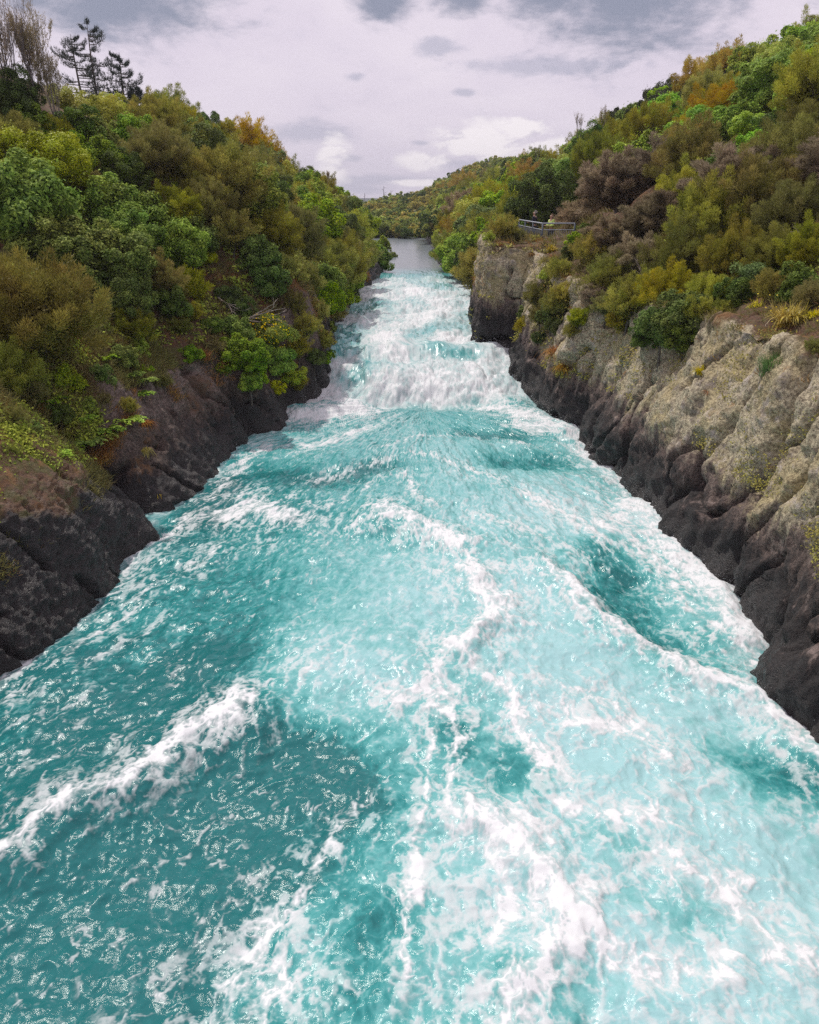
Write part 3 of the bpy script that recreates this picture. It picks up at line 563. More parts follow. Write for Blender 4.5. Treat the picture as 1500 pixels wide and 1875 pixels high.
def crown_at(kind, c, r, base=None, zs=1.0):
    """a tree whose crown centre is c (world), radius r"""
    c = Vector([float(q) for q in c]); px, py, z = proj(c); rp = r / z * 764
    lod = 0 if rp > 26 else (1 if rp > 11 else 2)
    me, tm = crown_mesh(kind, lod, rnd.randrange(3 if lod else 2))
    g = float(ground(c.x, c.y)); gz = min(g - .1, c.z - r * .3) if base is None else base
    root = bpy.data.objects.new(ADJ[kind][1], None); col.objects.link(root)
    root.location = (c.x, c.y, gz); root.rotation_euler = (0, 0, rnd.uniform(0, 6.28)); root.empty_display_size = .2
    o = obj('crown', me, None, root); o.location = (0, 0, c.z - gz); o.scale = (r * rnd.uniform(.93, 1.1), r * rnd.uniform(.93, 1.1), r * zs * rnd.uniform(.92, 1.1)); o.rotation_euler = (rnd.uniform(-.12, .12), rnd.uniform(-.12, .12), 0)
    t = obj('trunk', tm, None, root); t.scale = (r, r, min(1.5 * r, max(.3, (c.z - gz + .2) / 1.15))); t.location = (0, 0, c.z - gz)
    PLACED.append([root, c, r, kind, px, py]); return root
def plant_px(kind, x, y, rp, push=.55, zs=1.0):
    P, z = hit(x, y)
    up = 0
    if P is None:      # skyline crown: stands on the hill crest just below it in the picture
        for k in range(1, 60):
            P, z = hit(x, y + k * 3)
            if P is not None: up = k * 3; break
        if P is None: return
        y = y + up
    r = rp * z / F; d = ray(x, y); zc = z - push * r * (up == 0); c = d * zc; c[2] += CAMH + min(up * z / F, r * 1.3)
    return crown_at(kind, c, r, zs=zs)
HAND2 = [('lime', 1160, 270, 30), ('green', 1215, 300, 34), ('yellow', 1130, 320, 26), ('lime', 1290, 350, 26), ('green', 1095, 255, 24), ('yellow', 1310, 180, 34), ('green', 1260, 240, 34), ('lime', 1470, 150, 34), ('green', 1010, 320, 28), ('yellow', 1060, 300, 26), ('olive', 545, 705, 20), ('yellow', 505, 712, 20), ('green', 458, 702, 24), ('brown', 300, 700, 18), ('olive', 235, 745, 20), ('dark', 1350, 540, 36), ('olive', 1415, 530, 36), ('brown', 1485, 545, 32), ('olive', 1320, 570, 22), ('brown', 1490, 640, 20), ('olive', 560, 600, 30), ('green', 600, 600, 18), ('dark', 575, 655, 20), ('olive', 545, 640, 26), ('yellow', 520, 650, 22), ('green', 470, 690, 22), ('brown', 610, 560, 20), ('olive', 1150, 560, 44), ('dark', 1215, 600, 46), ('olive', 1190, 540, 44), ('dark', 1250, 625, 34), ('brown', 1110, 520, 40), ('olive', 1280, 570, 34), ('dark', 1180, 620, 26), ('olive', 1020, 560, 30), ('brown', 990, 580, 22), ('dark', 960, 575, 16)]
HAND = [('dark', 140, 235, 40), ('green', 175, 252, 38), ('olive', 100, 250, 36), ('dark', 230, 262, 36), ('brown', 60, 720, 34), ('green', 125, 700, 30), ('dark', 185, 690, 26), ('brown', 20, 770, 30), ('dark', 110, 760, 24), ('green', 160, 745, 20), ('brown', 190, 735, 18), ('dark', 60, 790, 20), ('olive', 20, 830, 22), ('brown', 120, 800, 16), ('green', 250, 640, 26), ('brown', 330, 600, 22), ('dark', 385, 600, 22), ('brown', 405, 640, 18), ('olive', 350, 575, 24), ('dark', 420, 545, 26), ('olive', 905, 415, 24), ('yellow', 890, 425, 14), ('green', 930, 432, 14), ('brown', 1050, 610, 20), ('dark', 1020, 600, 20), ('olive', 1140, 590, 30), ('dark', 1190, 600, 34), ('brown', 1110, 560, 30), ('grey', 1090, 545, 26), ('brown', 70, 590, 118), ('olive', 20, 690, 60), ('green', 30, 385, 105), ('green', 110, 470, 85), ('green', 215, 400, 80), ('green', 205, 480, 80), ('dark', 215, 560, 65), ('olive', 15, 270, 60), ('olive', 240, 610, 48), ('green', 225, 660, 30),
 ('yellow', 175, 215, 48), ('yellow', 120, 200, 45), ('yellow', 215, 205, 35), ('dark', 30, 185, 50), ('dark', 60, 235, 40), ('olive', 320, 225, 48), ('olive', 290, 210, 34), ('dark', 380, 240, 32), ('dark', 350, 250, 34), ('olive', 415, 245, 24), ('dark', 475, 250, 14), ('green', 120, 290, 48), ('green', 190, 300, 50), ('brown', 160, 350, 50), ('dark', 225, 330, 50),
 ('olive', 325, 330, 55), ('olive', 270, 280, 50), ('brown', 300, 290, 45), ('gold', 455, 265, 42), ('gold', 500, 300, 36), ('gold', 420, 262, 26), ('lime', 400, 300, 24), ('lime', 412, 328, 22), ('olive', 360, 300, 36), ('olive', 490, 345, 42), ('yellow', 515, 325, 30), ('brown', 455, 365, 46), ('brown', 385, 385, 52), ('olive', 330, 395, 50), ('dark', 265, 400, 46), ('olive', 425, 430, 46), ('dark', 360, 440, 44), ('green', 320, 430, 36),
 ('olive', 540, 385, 46), ('yellow', 560, 352, 30), ('olive', 590, 350, 28), ('green', 610, 340, 24), ('dark', 640, 385, 26), ('olive', 600, 400, 40), ('green', 655, 408, 26), ('olive', 515, 440, 46), ('dark', 468, 470, 42), ('yellow', 575, 450, 46), ('olive', 620, 440, 36), ('dark', 600, 510, 42), ('green', 655, 465, 42), ('green', 690, 480, 32), ('yellow', 645, 430, 24), ('green', 640, 505, 34), ('olive', 560, 520, 40), ('olive', 530, 500, 40), ('dark', 495, 520, 40), ('dark', 640, 535, 18), ('green', 700, 455, 20), ('dark', 690, 430, 14), ('green', 672, 425, 20), ('green', 715, 470, 12),
 ('yellow', 490, 612, 46), ('yellow', 375, 470, 24), ('green', 445, 655, 48), ('lime', 500, 665, 44), ('yellow', 532, 690, 30), ('green', 430, 610, 36), ('olive', 588, 625, 26), ('green', 595, 655, 18), ('olive', 580, 575, 28), ('olive', 350, 530, 40), ('olive', 290, 520, 50), ('dark', 310, 560, 36), ('green', 350, 650, 22), ('dark', 440, 570, 26), ('brown', 540, 560, 24), ('lime', 265, 680, 16),
 ('gold', 820, 362, 26), ('gold', 850, 345, 28), ('green', 795, 395, 26), ('green', 785, 425, 24), ('olive', 820, 400, 32), ('yellow', 822, 440, 26), ('dark', 858, 395, 28), ('brown', 900, 372, 36), ('brown', 895, 330, 20), ('dark', 850, 440, 28), ('brown', 885, 425, 28), ('green', 850, 488, 22), ('olive', 818, 470, 20), ('dark', 800, 470, 14), ('dark', 870, 322, 10), ('brown', 920, 420, 22),
 ('gold', 965, 312, 26), ('olive', 950, 350, 36), ('yellow', 975, 365, 34), ('green', 1010, 335, 34), ('yellow', 1045, 310, 34), ('olive', 1000, 300, 26), ('green', 1060, 275, 26), ('lime', 1035, 350, 24), ('yellow', 1000, 385, 32), ('green', 1040, 395, 28), ('lime', 1090, 290, 28), ('green', 1080, 320, 28), ('dark', 955, 385, 24), ('dark', 930, 345, 22),
 ('grey', 1075, 400, 46), ('grey', 1110, 345, 40), ('gold', 1122, 318, 18), ('grey', 1130, 440, 52), ('lime', 1155, 290, 34), ('lime', 1130, 260, 26), ('olive', 1180, 345, 46), ('green', 1155, 225, 34), ('olive', 1110, 235, 24), ('lime', 1215, 190, 36), ('yellow', 1240, 150, 24), ('gold', 1270, 165, 48), ('gold', 1300, 120, 34), ('gold', 1330, 130, 38), ('olive', 1290, 230, 50), ('yellow', 1240, 245, 40), ('gold', 1310, 270, 50), ('grey', 1260, 270, 36),
 ('olive', 1350, 200, 56), ('green', 1390, 130, 60), ('green', 1460, 110, 62), ('lime', 1460, 190, 44), ('lime', 1405, 200, 40), ('lime', 1390, 270, 44), ('lime', 1370, 240, 34), ('dark', 1410, 240, 34), ('green', 1340, 320, 50), ('yellow', 1250, 330, 44), ('gold', 1200, 300, 36), ('olive', 1260, 360, 60), ('brown', 1440, 300, 78), ('brown', 1480, 240, 60), ('olive', 1400, 370, 76), ('grey', 1200, 410, 60), ('olive', 1300, 410, 74), ('brown', 1450, 400, 74), ('olive', 1490, 470, 60),
 ('grey', 1170, 480, 54), ('olive', 1120, 510, 46), ('brown', 1250, 480, 66), ('olive', 1340, 480, 62), ('brown', 1420, 470, 56), ('olive', 1220, 545, 60), ('dark', 1255, 575, 46), ('dark', 1225, 610, 40), ('brown', 1170, 545, 44), ('dark', 1380, 520, 44), ('dark', 1460, 530, 44), ('olive', 1300, 540, 44), ('olive', 1035, 545, 32), ('brown', 985, 545, 28), ('dark', 1010, 580, 30), ('olive', 1060, 585, 26), ('dark', 1045, 470, 22), ('olive', 1025, 500, 28), ('brown', 915, 425, 17), ('yellow', 1000, 505, 16), ('olive', 1085, 470, 40), ('green', 1052, 440, 17), ('olive', 960, 600, 18), ('dark', 985, 620, 16)]
for q in HAND: plant_px(*q)
for q in HAND2: plant_px(*q, push=1.0)
# dark ridge trees along the right skyline
for i in range(44):
    x = 1132 + i * 8.6 + rnd.uniform(-6, 6); y = np.interp(x, [1130, 1190, 1240, 1300, 1400, 1500], [200, 172, 125, 92, 60, 30]) + rnd.uniform(0, 14)
    plant_px('deep', x, y, rnd.uniform(15, 25), 0)
# fill the slopes; the woods thin out above this crest line
SKX = [0, 90, 130, 200, 270, 300, 340, 400, 470, 500, 560, 600, 640, 680, 700, 760, 780, 820, 860, 900, 940, 980, 1040, 1100, 1150, 1200, 1250, 1290, 1350, 1400, 1500]
SKY_ = [140, 168, 170, 186, 192, 186, 202, 236, 262, 286, 322, 346, 370, 395, 415, 380, 368, 350, 340, 330, 310, 286, 266, 236, 206, 168, 132, 98, 76, 60, 30]
def fill():
    cand = []
    for i in range(26000):
        side = rnd.choice((-1, 1)); Y = 12 + 150 * rnd.random() ** 1.3; o = .8 + 46 * rnd.random() ** 1.4
        T = LT if side < 0 else RT; cr = float(np.interp(Y, T[:, 0], T[:, 2])); off = cr + o
        if side < 0 and Y < 26 and o < 4.2: continue
        if side < 0 and 26 <= Y < 36 and o < 1.5: continue
        if side > 0 and Y < 38 and o < 2.2: continue
        if side > 0 and 38 < Y < 59 and o < 6.6: continue
        X = side * (float(xw(side, Y)) + off); g = float(bank(side, Y, off)); r = rnd.uniform(.9, 1.5) * (1 + Y / 90)
        z0 = g + r * .55; px, py, z = proj((X, Y, z0))
        rp = r / z * F
        if Y > (52 if side < 0 else 62) and off < r * .95: continue
        if px < -rp * .8 or px > 1500 + rp * .8 or py < -60 or py > 800: continue
        if py - rp * .8 < np.interp(px, SKX, SKY_) - 4: continue
        # hidden behind what is already there?
        hid = 0; ok = True
        for (_, c, rr, kd, qx, qy) in PLACED:
            dd = math.hypot(c.x - X, c.y - Y)
            if dd < .54 * (r + rr): ok = False; break
        if not ok: continue
        # line of sight against the bare land
        s = np.linspace(.25, .96, 24); Lx = X * s; Ly = Y * s; Lz = CAMH + (z0 + r * .7 - CAMH) * s
        if np.any(Lz < ground(Lx, Ly) - .2): continue
        u = fbm2(X * .09, Y * .06, 2, 300 + side) + .25 * rnd.uniform(-1, 1)
        if side < 0: kind = ['green', 'dark', 'olive', 'green', 'olive', 'brown', 'yellow', 'green'][int(np.clip((u + .52) * 7.6, 0, 7))]
        else: kind = ['brown', 'grey', 'olive', 'olive', 'yellow', 'green', 'lime', 'gold', 'lime'][int(np.clip((u + .60) * 8.5, 0, 8))]
        if Y > 60 and rnd.random() < .4: kind = rnd.choice(['dark', 'green', 'olive'])
        if side > 0 and px > 1120 and py < np.interp(px, SKX, SKY_) + 52: kind = 'deep'
        crown_at(kind, (X, Y, z0), r)
        if len(PLACED) > 515: break
fill()
print('trees', len(PLACED))
for i in range(9):          # shrubs leaning over the water beside the upper rapid and the bend
    Y = 41 + i * 2.7 + rnd.uniform(-.6, .6); r = rnd.uniform(1.25, 1.8) * (1 + (Y - 40) / 110); crown_at(rnd.choice(['green', 'olive', 'dark', 'olive', 'yellow']), (-float(xw(-1, Y)) - rnd.uniform(.1, .7), Y, float(wl(Y)) + 1.5 + r * rnd.uniform(.35, .6)), r)
    if i % 2: crown_at(rnd.choice(['green', 'olive', 'dark']), (-float(xw(-1, Y)) - rnd.uniform(-.2, .4), Y + 1, float(wl(Y)) + r * .55), r * .6)
for i in range(5):
    Y = 60 + i * 4.2 + rnd.uniform(-1, 1); r = rnd.uniform(1.5, 2.2) * (1 + (Y - 60) / 140); crown_at(rnd.choice(['green', 'olive', 'dark', 'green', 'yellow']), (float(xw(1, Y)) + rnd.uniform(.0, .6), Y, float(wl(Y)) + r * .75), r)
for kd, c_, r_ in (('olive', (4.9, 42.6, 7.25), .85), ('yellow', (4.1, 41.7, 6.95), .38), ('brown', (5.7, 42.4, 6.95), .5), ('yellow', (6.5, 42.3, 6.8), .35), ('dark', (9.4, 43.6, 6.9), .7)): crown_at(kd, c_, r_)
print('trees', len(PLACED))
# ---- labels
def region(px, py, X, Y):
    if X < 0:
        if Y > 85: return 'by the far left bend'
        if Y > 52: return 'left of the upper rapid'
        if Y > 30: return 'left of the white rapid' if py > 360 else 'high on the left hill'
        return 'above the near left rock' if py > 420 else 'on the hillside below the pines'
    if Y > 95: return 'along the far right bank'
    if Y > 52: return 'on the bank behind the lookout'
    if Y > 36: return 'around the fenced lookout'
    if py > 430: return 'over the near right cliff'
    return 'on the right hillside under the ridge'
cells = {}
for q in PLACED: cells.setdefault((q[3], region(q[4], q[5], q[1].x, q[1].y)), []).append(q)
ORD = ['', 'second', 'third', 'fourth', 'fifth', 'sixth', 'seventh', 'eighth', 'ninth', 'tenth', 'eleventh', 'twelfth', 'thirteenth', 'fourteenth', 'fifteenth']
def name_row(L, adj, cat, rg_):
    L.sort(key=lambda q: q[4]); n = len(L)
    for i, q in enumerate(L):
        if n == 1: lb = f'only {adj} {cat} {rg_}'
        elif i <= (n - 1) // 2: lb = f'{adj} {cat} {rg_}, {ORD[i] + " from left" if i else "leftmost"}'
        else: j = n - 1 - i; lb = f'{adj} {cat} {rg_}, {ORD[j] + " from right" if j else "rightmost"}'
        tag(q[0], lb, cat, f'{adj} {cat}{"e" if cat == "bush" else ""}s {"on the left bank" if q[1].x < 0 else "on the right bank"}')
for (kd, rg_), L in cells.items():
    adj, cat = ADJ[kd]
    if len(L) > 9:
        L.sort(key=lambda q: q[5]); h = len(L) // 2; name_row(L[:h], 'upper ' + adj, cat, rg_); name_row(L[h:], 'lower ' + adj, cat, rg_)
    else: name_row(L, adj, cat, rg_)
# ------------------------------------------------------------------ far wood (one mass)
def far_wood():
    me, _ = None, None; Vs = []; Fs = []; Ts = []; n0 = 0; k = 0
    base = [crown_broad(900 + i, 700, .20, K=14, wisp=.05) for i in range(4)]
    base = [(np.concatenate(b[0]), np.concatenate(b[1]), np.concatenate(b[2])) for b in base]
    groups = {'green': ([], [], [], [0]), 'dark': ([], [], [], [0]), 'olive': ([], [], [], [0])}
    cnt = 0
    for i in range(9000):
        Y = 128 + 230 * rnd.random() ** 1.5; X = rnd.uniform(-.16, .16) * Y + .01 * Y
        ol = -X - float(xw(-1, Y)); orr = X - float(xw(1, Y))
        if Y < 148 and (ol < 0 and orr < 0): continue
        g = float(far_surface(X, Y)) if Y > 146 else float(ground(X, Y)); r = rnd.uniform(1.6, 3.0)
        px, py, z = proj((X, Y, g + r * .6))
        if px < 560 or px > 960: continue
        cnt += 1
        if cnt > 900: break
        b = base[rnd.randrange(4)]; a = rnd.uniform(0, 6.28); m = np.array([[math.cos(a), -math.sin(a), 0], [math.sin(a), math.cos(a), 0], [0, 0, 1]])
        V = (b[0] @ m.T) * r + np.array([X, Y, g + r * .55]); kd = rnd.choice(['green', 'green', 'dark', 'olive', 'olive']); G = groups[kd]
        G[0].append(V); G[1].append(b[1] + G[3][0]); G[2].append(np.clip(b[2] + rnd.uniform(-.2, .2), 0, 1)); G[3][0] += len(V)
    for kd, G in groups.items():
        if not G[0]: continue
        ob = obj('far_wood', mesh_np('far_wood', np.concatenate(G[0]), np.concatenate(G[1]), {'tint': np.concatenate(G[2])}), LEAF[kd])
        tag(ob, {'green': 'mid green', 'dark': 'dark green', 'olive': 'olive'}[kd] + ' crowns of the far-off wood around the river bend', 'wood', kind='stuff')
far_wood()
# ------------------------------------------------------------------ ground cover
def cover(name, mat, n, sel, ln, label, cat='ground cover', blade=True, wdr=.12, up=.8):
    V = []; rg = np.random.default_rng(sum(map(ord, name)))
    side = rg.choice([-1, 1], n); Y = 11 + 60 * rg.random(n) ** 1.6; o = -1.0 + 9.4 * rg.random(n) ** 1.5; nl = rg.random(n) < .4; side = np.where(nl, -1, side); Y = np.where(nl, 12.5 + 15 * rg.random(n), Y); o = np.where(nl, -.75 + 5 * rg.random(n) ** 1.4, o)
    crL = np.interp(Y, LT[:, 0], LT[:, 2]); crR = np.interp(Y, RT[:, 0], RT[:, 2]); off = np.where(side < 0, crL, crR) + o
    X = side * (np.where(side < 0, xw(-1, Y), xw(1, Y)) + off); Z = np.where(side < 0, bank(-1, Y, off), bank(1, Y, off))
    clump = fbm2(X * .8, Y * .8, 3, sum(map(ord, name)) % 50)
    m = sel(side, Y, o, clump, rg.random(n)); X, Y, Z, side, o = X[m], Y[m], Z[m], side[m], o[m]; n = len(X)
    k = 9; c = np.stack([X, Y, Z + .02], 1)[:, None, :] + rg.normal(0, 1, (n, k, 3)) * np.array([.11, .11, .05]); c = c.reshape(-1, 3); N_ = len(c); sc = np.repeat(np.clip(Y / 22, .7, 2.2), k)
    tn = np.clip(.5 + rg.normal(0, .28, N_), 0, 1)
    if blade:
        d = rg.normal(size=(N_, 3)) * .6 + np.stack([-np.repeat(side, k) * .5, 0 * tn - .1, 0 * tn + up], 1)
        V, Fc, t = blades(c, d, ln * sc * rg.uniform(.6, 1.4, N_), ln * wdr * sc, rg, tn)
    else:
        V, Fc, t = leaf_quads(c + np.array([0, 0, .05]), rg.normal(size=(N_, 3)) * .5 + np.stack([-np.repeat(side, k) * .4, 0 * tn - .3, 0 * tn + .8], 1), ln * sc, ln * .5 * sc, rg, tn)
    ob = obj(name, mesh_np(name, V, Fc, {'tint': t}), mat); tag(ob, label, cat, kind='stuff')
cover('low_growth', LEAF['green'], 60000, lambda s, Y, o, c, r: (o > -.2) & (c > -.02) & ((s < 0) | (o > 2.2)) & ((Y < 22) | (o > .5)) & ((s < 0) | (Y < 38) | (Y > 56)), .11, 'low green leaves covering the slopes under the shrubs', blade=False)
cover('dry_grass', LEAF['brown'], 60000, lambda s, Y, o, c, r: (o > -.1 - .6 * ((s < 0) & (Y < 20))) & (c > .02 - .2 * (s < 0)) & (r < .8 - .5 * ((s > 0) & (Y > 38))), .22, 'brown dry grass and litter along the cliff tops and soil slopes')
cover('cliff_moss', LEAF['olive'], 50000, lambda s, Y, o, c, r: (s > 0) & (o > -1.0) & (o < .6) & (c > .12), .08, 'olive moss and small plants rooted in patches on the right cliff', blade=False)
cover('orange_moss', LEAF['orange'], 40000, lambda s, Y, o, c, r: (o > -.3 - .4 * (s < 0)) & (o < 3.0) & (c > .16 + .06 * (s > 0)), .13, 'orange tufts of low growth in patches along the rock edges')
# ------------------------------------------------------------------ pines, bare trees, dead wood
def pine(px, py_top, py_base, lean, seed, label):
    rg = random.Random(seed); z = 76; d = ray(px, py_base) * z; base = Vector((d[0], d[1], d[2] + CAMH)); g = float(ground(base.x, base.y))
    H = (py_base - py_top) * z / F + max(0, base.z - g); base.z = g - .2
    root = bpy.data.objects.new('pine_tree', None); col.objects.link(root); root.location = base; tag(root, label, 'pine tree', 'dark pines on the left skyline')
    tb = TB(); top = Vector((lean * H * .1, 0, H)); tb.tube([(0, 0, 0), top * .35 + Vector((.1, 0, 0)), top * .7, top], [.15, .12, .07, .02], 7)
    Vn = []; Fn = []; Tn = []; n0 = 0; rg2 = np.random.default_rng(seed)
    nb = 30
    for i in range(nb):
        t = .30 + .68 * (i / nb) + rg.uniform(-.02, .02); p0 = top * t; a = rg.uniform(0, 6.28); L = H * (.46 * (1.04 - t) ** .75 + .03) * rg.uniform(.6, 1.25)
        dr = Vector((math.cos(a), math.sin(a), 0)); p1 = p0 + dr * L * .55 + Vector((0, 0, -L * .02)); p2 = p0 + dr * L * .9 + Vector((0, 0, L * .12)); p3 = p2 + dr * L * .12 + Vector((0, 0, L * .30))
        tb.tube([p0, p1, p2, p3], [.05, .035, .02, .01], 4)
        pts = [p1.lerp(p2, s) for s in (0, .33, .66)] + [p2.lerp(p3, s) for s in (0, .4, .8)] + [p0.lerp(p1, s) for s in (.5, .8)]
        for q in list(pts):
            sd2 = Vector((-dr.y, dr.x, .25)); 
            for s_ in (-1, 1): pts.append(q + sd2 * s_ * L * rg.uniform(.08, .18))
        for q in pts[0:7] + pts[9:19]:
            m = 8; c = np.array(q)[None] + rg2.normal(0, .06, (m, 3)); dd = rg2.normal(size=(m, 3)) * .6 + np.array([dr.x * .35, dr.y * .35, 1.0])
            V, Fc, tt = blades(c, dd, rg2.uniform(.16, .34, m), np.full(m, .045), rg2, rg2.random(m)); Vn.append(V); Fn.append(Fc + n0); Tn.append(tt); n0 += len(V)
    obj('trunk', tb.mesh('trunk'), BARK, root); obj('crown', mesh_np('crown', np.concatenate(Vn), np.concatenate(Fn), {'tint': np.concatenate(Tn)}), LEAF['pine'], root)
pine(178, 58, 200, .15, 1, 'tallest dark pine on the left skyline, with upswept branches')
pine(152, 78, 200, -.25, 2, 'slimmer dark pine just left of the tallest pine')
pine(228, 108, 215, .4, 3, 'shorter dark leaning pine right of the tallest pine')
pine(252, 165, 225, .3, 4, 'smallest dark pine, at the right foot of the pine group')
def branchy(tb, p, d, L, r, depth, rg, spread=.5, k=3, up=.12, cut=.72):
    pts = [p]; q = p; dd = d.normalized()
    for i in range(3):
        dd = (dd + Vector((rg.uniform(-1, 1), rg.uniform(-1, 1), rg.uniform(-1, 1))) * .16 + Vector((0, 0, up))).normalized(); q = q + dd * L / 3; pts.append(q)
    tb.tube(pts, [r, r * .85, r * .7, r * .55], 5 if depth > 1 else 3)
    if depth == 0: return
    for i in range(k):
        s = pts[rg.choice((1, 2, 3))] if i else pts[3]; nd = (dd + Vector((rg.uniform(-1, 1), rg.uniform(-1, 1), rg.uniform(-.4, 1))) * spread).normalized()
        branchy(tb, s, nd, L * cut * rg.uniform(.75, 1.15), r * .52, depth - 1, rg, spread, k, up, cut)
def bare_tree(px, py, hp, seed, label, wood=GREYW, zmax=60, n=5, tufts=0, group=None, depth=4):
    rg = random.Random(seed); P, z = hit(px, py)
    if P is None: z = zmax; P = ray(px, py) * z; P[2] += CAMH
    H = hp * z / F; root = bpy.data.objects.new('bare_tree', None); col.objects.link(root); root.location = (P[0], P[1], P[2] - .1); tag(root, label, 'bare tree', group)
    tb = TB()
    for i in range(n): branchy(tb, Vector((rg.uniform(-.15, .15) * H * .4, 0, 0)), Vector((rg.uniform(-.35, .35), rg.uniform(-.3, .3), 1)), H * .33, .0085 * H, depth, rg, .42, 3, .22)
    obj('trunk', tb.mesh('trunk'), wood, root)
    if tufts:
        V0 = np.array([tuple(v) for v in tb.V]); r2 = np.random.default_rng(seed); c = V0[r2.integers(len(V0) // 3, len(V0), tufts)] + r2.normal(0, .03, (tufts, 3))
        V, Fc, t = blades(c, r2.normal(size=(tufts, 3)) * .5 + np.array([0, 0, 1.0]), r2.uniform(.05, .13, tufts), np.full(tufts, .025), r2, r2.random(tufts)); obj('crown', mesh_np('crown', V, Fc, {'tint': t}), LEAF['grey'], root)
G_ = 'tall twiggy trees on the left edge of the hill'
bare_tree(25, 215, 235, 21, 'tallest twiggy half-bare tree at the top left of the hill', tufts=9000, group=G_, depth=5, n=6)
bare_tree(70, 215, 190, 22, 'middle twiggy half-bare tree of the three at the top left', tufts=7000, group=G_, depth=5, n=6)
bare_tree(100, 240, 150, 23, 'rightmost twiggy half-bare tree of the three at the top left', tufts=2500, depth=5, n=4, group=G_)
bare_tree(985, 300, 42, 31, 'small dead tree standing above the golden shrubs behind the lookout', n=2, depth=3)
bare_tree(1060, 250, 45, 32, 'leafless spindly tree on the right skyline, left of the dark ridge trees', n=3, tufts=500, depth=4)
bare_tree(1105, 232, 40, 33, 'leafless spindly tree on the right skyline, beside the dark ridge trees', n=3, tufts=400, depth=4)
bare_tree(548, 315, 26, 34, 'dead crooked tree on the left skyline above the rapid', n=3, depth=3)
bare_tree(600, 335, 30, 35, 'spindly conifer-like bare tree on the left skyline above the river bend', n=1, tufts=500, depth=4)
bare_tree(300, 205, 34, 36, 'wispy broom-like bush top on the left skyline right of the pines', n=4, tufts=900, depth=3)
for i, (x, hh) in enumerate(((648, 12), (668, 14), (703, 26), (716, 18))):
    d = ray(x, 366) * 620; root = tb = None; tb = TB(); rg = random.Random(50 + i); H = hh * 620 / F
    tb.tube([(0, 0, 0), (0, 0, H)], [.35, .1], 5)
    for k in range(5): a = rg.uniform(0, 6.28); tb.tube([(0, 0, H * (.4 + .11 * k)), (math.cos(a) * H * .2, math.sin(a) * H * .2, H * (.48 + .11 * k))], [.18, .06], 4)
    ob = obj('dead_tree', tb.mesh('dead_tree'), GREYW); ob.location = (d[0], d[1], CAMH + d[2] - 1)
    tag(ob, ['shortest bare dead tree on the far horizon, leftmost', 'bare dead tree on the far horizon, second from left', 'tallest bare dead tree on the far horizon', 'bare dead tree on the far horizon, rightmost'][i], 'dead tree', 'dead trees on the far horizon')
def driftwood(px, py, lenp, ang, seed, label, n=3, group='pale dead branches caught on the slopes'):
    P, z = hit(px, py); rg = random.Random(seed); L = lenp * z / F; tb = TB(); d = Vector((math.cos(ang), -.15, math.sin(ang)))
    for i in range(n): branchy(tb, Vector((0, 0, 0)), (d + Vector((rg.uniform(-.4, .4), rg.uniform(-.3, .1), rg.uniform(-.4, .4)))), L * .5, .016 * L + .012, 2, rg, .7, 2, -.01, .7)
    ob = obj('dead_branch', tb.mesh('dead_branch'), PALE); ob.location = tuple(P + (np.array([0, 0, CAMH]) - P) / np.linalg.norm(P) * .45); tag(ob, label, 'dead branch', group)
driftwood(325, 485, 50, 1.1, 3, 'thick pale dead stump root above the reddish soil slope', 2)
driftwood(400, 545, 60, -.3, 4, 'pale dead branches tangled on the red soil slope', 4)
driftwood(450, 585, 75, .1, 5, 'long thin pale branches hanging above the yellow-flowered bush', 4)
driftwood(120, 330, 50, 1.0, 6, 'pale bare branch among green trees on the left hill', 2)
driftwood(1190, 395, 50, -.4, 7, 'curved pale branch among grey shrubs right of the lookout', 2)
driftwood(1200, 440, 50, -.5, 8, 'pale fallen branch below the curved one on the right slope', 2)
driftwood(1105, 530, 50, .2, 9, 'grey dead twigs hanging over the right cliff', 4)
driftwood(1180, 510, 40, 2.3, 10, 'grey dead twigs tangled above the dark hanging shrub', 3)
driftwood(1480, 440, 50, 2.6, 12, 'pale dead branches at the right edge among brown shrubs', 3)
